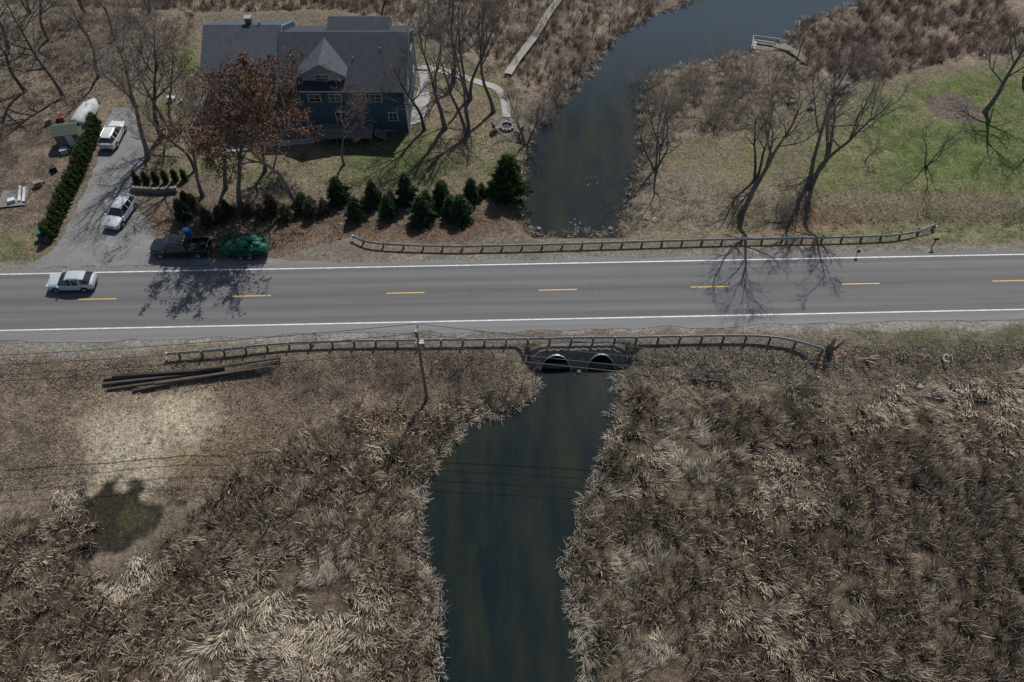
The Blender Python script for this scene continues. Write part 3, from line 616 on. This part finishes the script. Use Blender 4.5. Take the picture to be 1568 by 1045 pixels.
tufts("dry_grass",[(-300,555),(240,552),(650,545),(815,545),(820,600),(640,620),(470,660),(300,770),(130,745),(-300,830)],2.6,14,31,(.26,.21,.155),.35,.16)
tufts("dry_grass",[(948,545),(1250,545),(1568,535),(2000,530),(2000,560),(1568,585),(1200,640),(950,600)],4.5,16,32,(.30,.255,.19),.5,.16,.03,.3)
tufts("dry_grass",[(540,368),(800,372),(815,350),(790,325),(640,340),(430,330),(240,345),(240,372)],1.6,14,33,(.21,.16,.11),.35,.15)
tufts("dry_grass",[(940,362),(955,300),(985,240),(1010,260),(1120,340),(1430,330),(1800,340),(1800,372),(1440,372)],1.8,16,34,(.23,.20,.14),.4,.15)
tufts("dry_grass",[(970,120),(1060,97),(1190,75),(1250,120),(1200,190),(1080,210),(985,245)],2.5,22,35,(.27,.225,.17),.9,.2)
tufts("dry_grass",[(690,85),(790,100),(880,130),(820,205),(803,300),(790,300),(795,200),(760,130)],2.2,20,36,(.27,.22,.16),.6,.2)
tufts("dry_grass",[(-200,20),(300,20),(290,70),(210,140),(100,170),(-200,130)],2.0,20,37,(.24,.19,.145),.7,.2)
def litter(name,poly,n_,seed,cols,s0=.035,s1=.11,th=.38):
    r=np.random.default_rng(seed); P=np.array(GP(poly)); lo=np.maximum(P.min(0),(-66,8));hi=np.minimum(P.max(0),(72,116)); c=r.uniform(lo,hi,(n_,2))
    k=(sdist(c[:,0],c[:,1],P)<0)&(fbm(c[:,0],c[:,1],2,3,seed)>th)&(hat(c[:,0],c[:,1])>WZ)&notsand(c,r,.1); c=c[k]; m=len(c); z=hat(c[:,0],c[:,1])+r.uniform(.01,.05,m)
    p=np.stack([c[:,0],c[:,1],z],-1); u_=norm(np.concatenate([r.normal(size=(m,2)),r.normal(size=(m,1))*.35],1)); v_=norm(np.cross(u_,np.array([0,0,1])+r.normal(size=(m,3))*.3)); s=r.uniform(s0,s1,m)[:,None]
    V=np.stack([p-u_*s,p-v_*s*.5,p+u_*s,p+v_*s*.5],1).reshape(-1,3); cc=np.array(cols)[r.integers(0,len(cols),m)]*r.uniform(.6,1.3,(m,1))
    obj(name,mkmesh(name,V,np.arange(m*4).reshape(-1,4),mats=[reedm],col=np.repeat(cc,4,0)))
LC=[(.22,.16,.11),(.27,.22,.16),(.13,.095,.07),(.33,.28,.21),(.08,.06,.048)]
litter("fallen_leaves",[(-300,550),(240,550),(820,545),(820,600),(640,620),(470,660),(300,770),(130,745),(-300,830)],80000,51,LC)
litter("fallen_leaves",[(235,330),(420,330),(640,335),(790,320),(815,355),(700,372),(540,362),(430,395),(240,395)],26000,52,[(.2,.12,.08),(.25,.17,.12),(.09,.06,.045),(.3,.24,.17)])
litter("fallen_leaves",[(0,30),(300,30),(300,230),(150,170),(60,400),(-60,400),(-60,30)],40000,53,LC)
litter("fallen_leaves",[(230,240),(640,200),(660,60),(790,140),(795,250),(740,300),(240,300)],22000,54,LC)
litter("fallen_leaves",[(950,360),(985,240),(1100,200),(1300,145),(1568,100),(1700,370)],36000,55,LC,.03,.09,.48)
litter("fallen_leaves",[(945,540),(2000,525),(2000,600),(950,610)],26000,56,LC)
# ------------------------------------------------------------ house
roofm=mat("roof_shingle",(.034,.040,.050),.85,noise=.18,nscale=1.5,noise2=.3,nscale2=18)
roofl=mat("roof_shingle_wing",(.056,.065,.080),.85,noise=.18,nscale=1.5,noise2=.3,nscale2=18)  # sheen of the wing slope painted in as a lighter shingle colour
siding=bpy.data.materials.new("blue_siding"); siding.use_nodes=True; n=siding.node_tree.nodes; l=siding.node_tree.links; b=n["Principled BSDF"]; b.inputs["Roughness"].default_value=.7
tc=n.new("ShaderNodeTexCoord"); sx=n.new("ShaderNodeSeparateXYZ"); l.new(tc.outputs["Object"],sx.inputs[0]); mo=n.new("ShaderNodeMath"); mo.operation='FRACT'; ms=n.new("ShaderNodeMath"); ms.operation='MULTIPLY'; ms.inputs[1].default_value=6; l.new(sx.outputs[2],ms.inputs[0]); l.new(ms.outputs[0],mo.inputs[0])
rp=n.new("ShaderNodeValToRGB"); rp.color_ramp.elements[0].color=(.022,.042,.062,1); rp.color_ramp.elements[1].position=.15; rp.color_ramp.elements[1].color=(.04,.078,.112,1); l.new(mo.outputs[0],rp.inputs[0]); l.new(rp.outputs[0],b.inputs["Base Color"])
trim=mat("white_trim",(.52,.54,.55),.6); glass=mat("window_glass",(.03,.04,.05),.08,spec=.6); grey_s=mat("grey_siding",(.24,.27,.29),.8)
hs=empty("house")
def gable(o,x0,x1,y0,y1,zb,ze,zr,mi=0):
    ym=(y0+y1)/2
    for x,fl in((x0,1),(x1,0)):
        o.add([(x,y0,zb),(x,y1,zb),(x,y1,ze),(x,ym,zr),(x,y0,ze)],[(0,1,2,3,4) if not fl else (4,3,2,1,0)],mi)
    o.add([(x0,y0,zb),(x1,y0,zb),(x1,y0,ze),(x0,y0,ze)],[(0,1,2,3)],mi); o.add([(x0,y1,zb),(x1,y1,zb),(x1,y1,ze),(x0,y1,ze)],[(3,2,1,0)],mi)
def roof(o,x0,x1,y0,y1,ze,zr,ov,oe,mi=0,th=.16,tmi=1):
    ym=(y0+y1)/2; sl_=(zr-ze)/(ym-y0); yl=y0-ov; zl=ze-ov*sl_; yr=y1+ov; xa_,xb_=x0-oe,x1+oe
    for ya,yb,za,zb_ in((yl,ym,zl,zr),(ym,yr,zr,zl)):
        t=th
        o.add([(xa_,ya,za+t),(xb_,ya,za+t),(xb_,yb,zb_+t),(xa_,yb,zb_+t),(xa_,ya,za),(xb_,ya,za),(xb_,yb,zb_),(xa_,yb,zb_)],[(0,1,2,3),(7,6,5,4)],mi)
        o.add([(xa_,ya,za+t),(xa_,yb,zb_+t),(xa_,yb,zb_),(xa_,ya,za)],[(0,1,2,3)],tmi); o.add([(xb_,ya,za+t),(xb_,yb,zb_+t),(xb_,yb,zb_),(xb_,ya,za)],[(3,2,1,0)],tmi)
    for ya in(yl,yr): o.add([(xa_,ya,zl),(xb_,ya,zl),(xb_,ya,zl+th),(xa_,ya,zl+th)],[(0,1,2,3)],tmi)
W_=MB(); gable(W_,-26.3,-12.2,76,88,-.8,5.4,8.45); gable(W_,-35.1,-26.32,78.2,87.8,-.8,6.3,8.7)
W_.build("walls",[siding],parent=hs)
R_=MB(); roof(R_,-26.3,-12.2,76,88,5.4,8.45,.45,.4); R_.build("main_roof",[roofm,trim],parent=hs)
R_=MB(); roof(R_,-35.1,-26.75,78.2,87.8,6.3,8.7,.5,.35); R_.build("wing_roof",[roofl,trim],parent=hs)
def ygable(o,x0,x1,y0,y1,zb,ze,zr,ov,wmi,rmi,tmi):
    xm=(x0+x1)/2; sl_=(zr-ze)/(xm-x0)
    o.add([(x0,y0,zb),(x1,y0,zb),(x1,y0,ze),(xm,y0,zr),(x0,y0,ze)],[(0,1,2,3,4)],wmi); o.add([(x0,y1,zb),(x1,y1,zb),(x1,y1,ze),(xm,y1,zr),(x0,y1,ze)],[(4,3,2,1,0)],wmi)
    for x in(x0,x1): o.add([(x,y0,zb),(x,y1,zb),(x,y1,ze),(x,y0,ze)],[(0,1,2,3)],wmi)
    for s in(-1,1):
        xe=xm+s*(xm-x0+ov); z_=ze-ov*sl_; t=.14; ya=y0-ov
        o.add([(xm,ya,zr+t),(xe,ya,z_+t),(xe,y1,z_+t),(xm,y1,zr+t),(xm,ya,zr),(xe,ya,z_),(xe,y1,z_),(xm,y1,zr)],[(0,1,2,3),(7,6,5,4)],rmi)
        o.add([(xm,ya,zr+t),(xe,ya,z_+t),(xe,ya,z_),(xm,ya,zr)],[(0,1,2,3)],tmi); o.add([(xe,ya,z_+t),(xe,y1,z_+t),(xe,y1,z_),(xe,ya,z_)],[(0,1,2,3)],tmi)
E_=MB(); roof(E_,-21.3,-14.2,83.2,86.4,7.75,8.65,.1,.1,0,.14,1); E_.box((-17.75,84.8,7.3),(6.9,3.0,.85),2); E_.build("rear_roof",[roofl,trim,siding],parent=hs)
Dm=MB(); ygable(Dm,-23.8,-19.0,76.7,81.6,5.0,6.75,8.15,.3,0,1,2)
Dm.build("dormer",[grey_s,roofl,trim],parent=hs)
Wn=MB()
def win(x,y,z,w_,h_,side='f'):
    if side=='f':
        Wn.box((x,y-.03,z),(w_+.2,.06,h_+.2),0); Wn.box((x,y-.07,z),(w_,.04,h_),1); Wn.box((x,y-.1,z),(.04,.03,h_),0); Wn.box((x,y-.098,z),(w_,.03,.04),0)
    else:
        Wn.box((x+.03,y,z),(.06,w_+.2,h_+.2),0); Wn.box((x+.07,y,z),(.04,w_,h_),1); Wn.box((x+.1,y,z),(.03,.04,h_),0)
for x in(-25,-22.6,-20.2,-17.4,-15.6): win(x,76,4.1,1.3,.9)
for x in(-24.3,-13.9): win(x,76,1.5,.9,1.0)
win(-21.4,76.7,6.3,1.5,.7)
for x in(-33.5,-31,-28.5): win(x,78.2,4.4,1.0,1.2)
for y in(79,85): win(-12.2,y,3.9,1.1,1.3,'s'); win(-12.2,y,1.0,1.1,1.2,'s')
win(-12.2,82,6.2,1.0,1.0,'s')
Wn.box((-20,75.94,1.1),(1.2,.12,2.3),0); Wn.box((-20,75.86,1.1),(1.0,.06,2.1),1)
for x in(-26.25,-12.25): Wn.box((x,75.97,2.3),(.16,.1,6.2),0)
Wn.box((-12.15,88,2.3),(.1,.16,6.2),0); Wn.box((-35.05,78.15,2.7),(.16,.12,7),0)
Wn.build("windows_and_trim",[trim,glass],parent=hs)
Ch=MB(); Ch.box((-30.3,83.6,8.9),(.7,.6,1.0),0); Ch.box((-30.3,83.6,9.44),(.85,.75,.1),1); Ch.cyl((-29,83.2,8.4),(-29,83.2,9.2),.1,mi=1); Ch.cyl((-18,79,6.8),(-18,79,7.4),.06,mi=1); Ch.cyl((-15,80,7.4),(-15,80,7.9),.06,mi=1)
Ch.build("chimney_and_vents",[conc,steel],parent=hs)
Dk=MB(); Dk.box((-19.5,74.6,.55),(6.5,2.6,.14),0)
for x in(-22.6,-20.4,-18.2,-16.4):
    Dk.cyl((x,73.4,-.6),(x,73.4,1.6),.06,n=6)
Dk.box((-19.5,73.4,1.55),(6.4,.08,.08),0); Dk.box((-19.5,73.4,1.1),(6.4,.04,.04),0)
for k in range(4): Dk.box((-15.9+.3*k,74.6,.4-.17*k),(.3,1.4,.1),0)
Dk.build("front_porch",[wood],parent=hs)
# ------------------------------------------------------------ vehicles
tire=mat("tyre",(.02,.02,.02),.9); rim=mat("alloy_rim",(.35,.36,.37),.35,metal=.7); cgl=mat("car_glass",(.014,.017,.02),.05,spec=.8); blackp=mat("black_plastic",(.025,.025,.025),.7)
headl=mat("headlamp",(.6,.62,.65),.15); taill=mat("tail_lamp",(.35,.015,.01),.3)
whitep=mat("white_paint",(.50,.51,.52),.3,coat=.6,noise=.05,nscale=2); silverp=mat("silver_paint",(.42,.46,.50),.3,coat=.6,metal=.15); blackpaint=mat("black_paint",(.012,.013,.016),.25,coat=.8)
def loft(o,S,paint=0,gl=1):
    rings=[]
    for x,zb,zbl,zt_,w_,wr,kd in S:
        half=[(w_*.86,zb),(w_,zb+.16),(w_*1.0,(zb+zbl)/2),(w_*.985,zbl-.05),(w_*.955,zbl),(wr,zt_-.05),(wr*.86,zt_),(wr*.4,zt_+.025)]
        rings.append([(x,-y,z) for y,z in half]+[(x,y,z) for y,z in half[::-1]])
    N=16; vs=[p for r_ in rings for p in r_]; base=len(o.v)
    for i in range(len(S)-1):
        kd=S[i][6]
        for j in range(N):
            j2=(j+1)%N; mi=paint
            if kd=='glass' and 4<=j<=10: mi=gl
            if kd=='cab' and j in(4,10): mi=gl
            o.f.append((base+i*N+j,base+(i+1)*N+j,base+(i+1)*N+j2,base+i*N+j2)); o.m.append(mi)
    o.v+=vs
    o.f.append(tuple(base+j for j in range(N))[::-1]); o.m.append(paint)
    o.f.append(tuple(base+(len(S)-1)*N+j for j in range(N))); o.m.append(paint)
def wheels(o,xs_,tw,r_=.36):
    for x in xs_:
        for s in(-1,1):
            o.cyl((x,s*(tw-.26),r_),(x,s*(tw+.008),r_+.0),r_+.06,n=20,mi=2) 
            o.cyl((x,s*(tw-.2),r_),(x,s*(tw+.03),r_),r_,n=20,mi=3)
            o.cyl((x,s*(tw+.02),r_),(x,s*(tw+.045),r_),r_*.6,n=14,mi=4)
def suv(name,paint,loc,rz):
    o=MB()
    S=[(2.32,.42,.68,.74,.50,.42,''),(2.26,.32,.78,.85,.72,.62,''),(2.05,.26,.86,.96,.87,.75,''),(1.6,.24,.93,1.04,.925,.80,''),(1.05,.24,.98,1.10,.935,.78,'glass'),(.28,.24,1.0,1.55,.94,.62,'cab'),(0,.24,1.0,1.64,.94,.64,'cab'),
       (-.33,.24,1.01,1.67,.94,.65,''),(-.40,.24,1.01,1.67,.94,.65,'cab'),(-1.10,.24,1.05,1.64,.94,.63,''),(-1.20,.24,1.06,1.62,.935,.62,'cab'),(-1.60,.24,1.12,1.54,.91,.58,'glass'),(-2.08,.27,1.08,1.17,.86,.66,''),(-2.25,.34,.98,1.04,.80,.62,''),(-2.32,.42,.80,.86,.62,.5,'')]
    loft(o,S); wheels(o,(1.42,-1.36),.93)
    for s in(-1,1):
        o.box((.95,s*1.02,1.04),(.16,.2,.13),0); o.box((2.12,s*.62,.84),(.26,.3,.1),5,-s*.35); o.box((-2.14,s*.66,.98),(.16,.26,.14),6)
        o.cyl((.0,s*.56,1.69),(-1.4,s*.56,1.67),.016,n=5,mi=4)
        o.box((0,s*.945,.3),(2.0,.03,.12),2)
    o.box((2.29,0,.58),(.06,.7,.16),2); o.box((2.27,0,.42),(.08,.9,.1),2); o.box((-2.3,0,.5),(.08,1.1,.14),2); o.box((-2.32,0,.74),(.03,.5,.1),4)
    return o.build(name,[paint,cgl,blackp,tire,rim,headl,taill],loc,rz,bevel=.03)
def at(u,v,dz=0): 
    x,y,z=G(u,v); return (x,y,z+dz)
x_,y_=Gz(115,438,0); suv("silver_suv",silverp,(x_,y_,.035),math.pi+ang)
def head(a,b_):
    p=Vector(G(*a)[:2]); q=Vector(G(*b_)[:2]); d=q-p; return math.atan2(d.y,d.x)
suv("white_suv",whitep,at(176,214,.03),head((172,222),(188,190)))
suv("white_suv",whitep,at(188,332,.03),head((206,308),(176,352)))
o=MB()
S=[(2.85,.45,.85,.92,.80,.70,''),(2.75,.38,.98,1.08,.92,.82,''),(2.3,.36,1.05,1.15,.97,.86,''),(1.45,.36,1.1,1.22,.98,.86,'glass'),(.85,.36,1.12,1.82,.98,.70,'cab'),(.1,.36,1.12,1.88,.98,.70,''),(.0,.36,1.12,1.88,.98,.70,'cab'),(-.75,.36,1.12,1.85,.98,.70,'glass'),(-.9,.36,1.12,1.2,.98,.86,'')]
loft(o,S)
for s in(-1,1): o.box((-1.95,s*.93,.82),(1.95,.1,.66),0)
o.box((-2.9,0,.82),(.08,1.95,.62),0); o.box((-1.93,0,.58),(1.95,1.8,.1),2); o.box((-2.98,0,.5),(.14,1.9,.16),2)
wheels(o,(1.9,-1.95),.97,.40)
for s in(-1,1): o.box((1.35,s*1.08,1.2),(.18,.26,.2),2); o.box((2.8,s*.7,.88),(.12,.3,.16),5); o.box((-2.93,s*.88,.9),(.08,.12,.3),6)
o.box((2.88,0,.8),(.06,1.1,.3),2); o.box((-1.6,.2,.85),(.7,.9,.4),2,.2); o.box((-2.3,-.3,.8),(.5,.5,.3),2,.4)
x_,y_,z_=G(277,393); o.build("pickup_truck",[blackpaint,cgl,blackp,tire,rim,headl,taill],(x_,y_+.6,z_+.03),math.pi+.02,bevel=.03)
gp=mat("green_paint",(.012,.085,.055),.5,noise=.2,nscale=2); gp2=mat("green_tarp",(.014,.10,.065),.6,noise=.5,nscale=3,bump=.05,bscale=4)
o=MB(); o.box((0,0,.62),(4.6,1.9,.12),1)
for s in(-1,1):
    for z in(.8,1.05,1.3,1.55): o.box((0,s*.97,z),(4.6,.04,.1),0)
    for x in np.linspace(-2.25,2.25,9): o.box((x,s*1.0,1.12),(.07,.05,1.0),0)
    for x in(-.45,.45): o.cyl((x,s*.95,.36),(x,s*1.2,.36),.36,n=18,mi=2); o.cyl((x,s*1.19,.36),(x,s*1.215,.36),.2,n=12,mi=3)
    o.box((0,s*1.08,.78),(1.9,.3,.05),0)
for x in(-2.3,2.3):
    for z in(.8,1.05,1.3,1.55): o.box((x,0,z),(.04,1.9,.1),0)
o.cyl((-2.3,.7,.6),(-3.5,0,.55),.05,n=6,mi=1); o.cyl((-2.3,-.7,.6),(-3.5,0,.55),.05,n=6,mi=1); o.cyl((-3.2,0,.1),(-3.2,0,.8),.04,n=6,mi=1)
tr=o.build("utility_trailer",[gp,blackp,tire,rim],(G(378,394)[0],G(378,394)[1]+.7,G(378,394)[2]+.03),.03)
bm=bmesh.new()
for k in range(26):
    g=bmesh.ops.create_icosphere(bm,subdivisions=2,radius=rng.uniform(.28,.5)); c=Vector((rng.uniform(-2,2),rng.uniform(-.65,.65),rng.uniform(.9,1.65)))
    for v in g['verts']: v.co=Vector((v.co.x*1.2,v.co.y,v.co.z*.8))*(1+.12*rng.normal())+c
me=bpy.data.meshes.new("green_bags"); bm.to_mesh(me); bm.free(); me.materials.append(gp2); obj("green_bags",me,parent=tr)
def bin_(name,u,v,m,lid):
    o=MB(); o.box((0,0,.55),(.6,.65,.9),0); o.box((0,.03,1.03),(.66,.74,.08),1); o.cyl((-.3,.32,.12),(.3,.32,.12),.12,n=10,mi=2); o.cyl((-.25,.38,.95),(.25,.38,.95),.025,n=6,mi=2)
    o.build(name,[m,lid,tire],at(u,v),.4,bevel=.03)
binm=mat("bin_green",(.02,.13,.09),.5); bin_("trash_bin",66,366,binm,binm); bin_("trash_bin",74,372,mat("bin_dark",(.03,.04,.05),.5),blackp)
o=MB()
for z0,z1,r0,r1 in((0,.3,.27,.3),(.3,.6,.3,.3),(.6,.9,.3,.27)): o.cyl((0,0,z0),(0,0,z1),r0,r1,16)
o.cyl((0,0,.3),(0,0,.34),.32,n=16); o.cyl((0,0,.6),(0,0,.64),.32,n=16)
bl=o.build("blue_barrel",[mat("blue_plastic",(.02,.13,.42),.4)],at(290,362)); bl.scale=(1.2,1.2,1.2)
blk=mat("wall_block",(.20,.185,.165),.9,noise=.25,nscale=2)
def blockwall(pts,hh):
    o=MB(); P=[Vector(G(u,v)) for u,v in pts]
    for a,b_ in zip(P,P[1:]):
        L=(b_-a).length; k=max(1,int(L/.4)); rz=math.atan2(b_.y-a.y,b_.x-a.x)
        for row in range(int(hh/.18)):
            for j in range(k):
                p=a.lerp(b_,(j+.5+(.25 if row%2 else 0))/k); o.box((p.x,p.y,p.z+.09+row*.18),(.38,.3,.165),0,rz)
    o.build("retaining_wall",[blk],bevel=.01)
blockwall([(203,292),(204,280),(212,272)],.4); blockwall([(203,293),(240,296),(272,294)],.72)
# ------------------------------------------------------------ utility pole, wires
pole=empty("utility_pole",at(654,611))
pb=pole.location
pm=mat("pole_wood",(.16,.13,.10),.9,noise=.25,nscale=3,stretch=(1,1,.2)); wirem=mat("wire",(.03,.03,.03),.6); ins=mat("insulator",(.6,.62,.62),.3)
o=MB(); Hp=10.4; o.cyl((0,0,-.5),(0,0,Hp),.17,.12,12); o.box((0,0,Hp-.5),(.12,2.2,.12),0)
for y in(-1,0,1): o.cyl((0,y,Hp-.44),(0,y,Hp-.2),.05,.06,8,mi=1)
o.cyl((0,0,Hp),(0,0,Hp+.2),.06,.07,8,mi=1); o.cyl((.3,0,Hp-2.3),(.3,0,Hp-1.4),.24,.24,12,mi=2); o.cyl((0,-.1,2),(0,-.1,Hp-1),.03,n=6,mi=1)
o.build("pole_body",[pm,ins,steel],parent=pole)
o=MB()
def wire(a,b_,sag,r_=.026):
    a=Vector(a);b_=Vector(b_);K=18;pv=None
    for k in range(K+1):
        t=k/K; p=a.lerp(b_,t); p.z-=sag*4*t*(1-t)
        if pv is not None: o.cyl(pv,p,r_,n=4)
        pv=p
for y in(-1,0,1):
    a=(pb.x,pb.y+y,pb.z+Hp-.2); wire(a,(-62,35.0+y,8.6),.9); wire(a,(62,32.5+y,8.6),1.2)
a=(pb.x,pb.y,pb.z+Hp-2.6); wire(a,(-62,35.0,6.4),.9,.036); wire(a,(62,32.5,6.4),1.2,.036)
o.build("power_lines",[wirem])
for xx_,yy_ in((-62,35.0),(62,32.5)):
    o=MB(); o.cyl((0,0,-.5),(0,0,10.2),.16,.12,12); o.box((0,0,9.9),(.12,2.2,.12),0)
    o.build("utility_pole",[pm],(xx_,yy_,-1.4))
# ------------------------------------------------------------ logs
lm=mat("log_dark",(.085,.065,.05),.9,noise=.4,nscale=3,stretch=(.4,2,2)); le=mat("log_end",(.3,.22,.13),.9)
for j,(a,b_,r_,dz) in enumerate([((160,582),(345,566),.15,.15),((158,590),(300,574),.16,.16),((165,598),(395,566),.14,.16),((205,600),(430,556),.16,.17),((175,580),(300,572),.13,.42),((300,572),(432,552),.15,.45),((240,592),(420,565),.14,.42),((325,582),(425,562),.12,.16)]):
    p=G(*a);q=G(*b_); o=MB(); o.cyl((p[0],p[1],p[2]+dz),(q[0],q[1],q[2]+dz),r_,r_*.85,12,0,cap=1); o.build("wooden_log",[lm,le])
o=MB(); orm=mat("splintered_wood",(.36,.18,.10),.9,noise=.3,nscale=6)
o.cyl((0,0,-.3),(.05,.05,1.0),.42,.36,12)
for k in range(16):
    a=rng.uniform(0,6.28); r_=rng.uniform(0,.3); o.cyl((r_*math.cos(a),r_*math.sin(a),.9),(r_*math.cos(a)*1.3+.1,r_*math.sin(a)*1.3+.1,rng.uniform(1.1,1.9)),.07,.01,5,mi=1)
o.cyl((.3,.2,.25),(1.9,1.3,.35),.2,.12,10,mi=0,cap=1); o.cyl((-.2,.3,.1),(-.9,1.5,.3),.12,.06,8,mi=0,cap=1)
for k in range(110):
    a=rng.uniform(0,6.28); r_=abs(rng.normal())*1.0+.4; o.box((r_*math.cos(a)-.2,r_*math.sin(a)+.4,.05),(rng.uniform(.05,.3),.07,.03),1,rng.uniform(0,3))
o.build("broken_tree_stump",[bark,orm],at(1270,537))
o=MB(); 
for k in range(3): o.box((k*.35,.1*k,.12+.05*k),(2.0-.3*k,.14,.06),0,.35*k-.4)
o.build("timber_scraps",[mat("orange_timber",(.28,.2,.125),.9)],at(1322,552))
o=MB(); pv=None
for k in range(9):
    t=k/8*3.6; p=Vector((.35*math.cos(t+1.2),.42*math.sin(t+1.2),.25+.1*math.sin(k)))
    if pv is not None: o.cyl(pv,p,.08+.04*(k%2),.09,7)
    pv=p
o.build("scrap_pipe",[mat("scrap_white",(.38,.38,.36),.7)],at(1449,552))
# ------------------------------------------------------------ dock, garden furniture
o=MB(); zc=.55
for k in range(18): o.box((-1.6+k*.19,0,zc),(.17,2.6,.05),2)
for x in(-1.6,1.6):
    for y in(-1.2,1.2): o.cyl((x,y,-1.2),(x,y,zc+.9),.07,n=6,mi=1)
for y in(-1.25,1.25): o.box((0,y,zc+.9),(3.3,.1,.06),0); o.box((0,y,zc+.5),(3.3,.05,.08),1)
o.box((-1.65,0,zc+.9),(.1,2.5,.06),0); o.box((-1.3,0,zc+.4),(.4,2.2,.06),0); o.box((0,1.0,zc+.4),(2.4,.4,.06),0); o.box((0,-1.3,.1),(3.2,.06,.7),1)
x_,y_=Gz(1168,80,WZ); o.build("fishing_dock",[wood_l,bark_d,wood],(x_,y_,WZ),-.25)
def chair(u,v,rz,m=wood_l):
    o=MB(); o.box((0,0,.4),(.55,.55,.05),0); 
    for k in range(5): o.box((-.22+k*.11,.32,.75),(.09,.04,.7),0)
    for s in(-1,1): o.box((s*.34,0,.6),(.12,.7,.03),0); o.box((s*.3,-.25,.3),(.05,.05,.6),0); o.box((s*.3,.3,.3),(.05,.05,.6),0)
    o.build("garden_chair",[m],at(u,v),rz,scale=(1.2,1.2,1.1))
chair(1243,166,.4); chair(1212,158,1.5,wood); chair(760,200,2.2,wood); chair(795,205,-2.2,wood)
o=MB()
for k in range(5): o.box((0,-.3+k*.15,.75),(1.9,.13,.05),0)
for s in(-1,1):
    for k in range(2): o.box((0,s*(.72+.14*k),.45),(1.9,.13,.05),0)
    o.box((s*.7,0,.4),(.08,1.7,.08),0); o.cyl((s*.7,-.7,0),(s*.7,-.2,.75),.05,n=5); o.cyl((s*.7,.7,0),(s*.7,.2,.75),.05,n=5)
o.build("picnic_table",[wood],at(1288,138),.5)
o=MB()
for k in range(12):
    a=k*math.pi/6; o.box((.75*math.cos(a),.75*math.sin(a),.15),(.34,.3,.3),0,a)
o.cyl((0,0,0),(0,0,.06),.6,n=14,mi=1); o.build("fire_pit",[blk,blackp],at(776,195),bevel=.03)
# ------------------------------------------------------------ west yard
o=MB(); gable(o,-1.3,1.3,-1,1,0,1.9,2.5,0); roof(o,-1.3,1.3,-1,1,1.9,2.5,.15,.15,1,.08,0); o.box((.3,-1.03,.9),(.8,.06,1.7),2)
o.build("garden_shed",[mat("shed_wood",(.17,.155,.13),.9),mat("mossy_roof",(.08,.10,.07),.9,noise=.3),trim],at(112,218),.2)
o=MB(); tarp=mat("white_tarp",(.42,.43,.43),.6,bump=.05,bscale=3)
rings=[]
for k,(x,wd_,zz) in enumerate([(-2.2,.75,.9),(-1.8,.95,1.15),(-.5,1.05,1.35),(.8,1.0,1.4),(1.7,.7,1.15),(2.4,.15,.9)]):
    rings.append([(x,-wd_,.25),(x,-wd_*1.02,.7),(x,-wd_*.5,zz-.1),(x,0,zz),(x,wd_*.5,zz-.1),(x,wd_*1.02,.7),(x,wd_,.25)])
vs=[p for r_ in rings for p in r_]; fs=[(7*i+j,7*i+7+j,7*i+8+j,7*i+j+1) for i in range(5) for j in range(6)]; fs+= [tuple(range(7)),tuple(range(35,42))]
o.add(vs,fs); o.cyl((-.5,-1,.3),(-.5,1,.3),.28,n=12,mi=1); o.build("covered_boat",[tarp,tire],at(134,178),1.35,smooth=True)
o=MB()
for k in range(12): o.box((0,-1.2+k*.22,.15),(2.8,.2,.05),0)
o.box((.6,.5,.3),(.25,2.4,.1),1,.15); o.box((1.1,.3,.32),(.25,2.4,.1),1,.15); o.box((0,-.6,.35),(.7,.5,.4),1,.3)
o.build("wooden_platform",[wood,trim],at(22,305),.15)
for (u,v,cx_,m_) in [(60,285,.5,wood),(85,262,.4,blackp),(100,235,.5,tarp),(75,190,.4,rk),(262,155,.4,tarp),(280,160,.3,wood_l),(95,185,.5,mat("rust",(.2,.08,.04),.9))]:
    o=MB(); o.box((0,0,.3),(cx_*1.6,cx_*1.1,.6),0,taper=.85); o.box((0,0,.63),(cx_*1.7,cx_*1.2,.07),0); o.box((cx_*.9,.3,.15),(.3,.5,.3),0,.5); o.build("storage_crate",[m_],at(u,v),rng.uniform(0,3),bevel=.02)
def signpost(u,v,h,m):
    o=MB(); o.cyl((0,0,-.2),(0,0,h),.035,n=6,mi=0); o.box((0,-.05,h-.25),(.32,.03,.45),1,0); o.build("sign_post",[steel,m],at(u,v))
signpost(527,358,1.6,trim); signpost(1311,392,1.0,blackp); signpost(485,520,1.3,trim)
o=MB(); o.box((0,0,.5),(.1,.1,1.0),0); o.box((0,0,1.12),(.5,.18,.16),1); o.cyl((-.25,0,1.2),(.25,0,1.2),.09,n=10,mi=1); o.build("mailbox",[wood,blackp],at(1427,378),.03)
print("objects",len(bpy.data.objects))
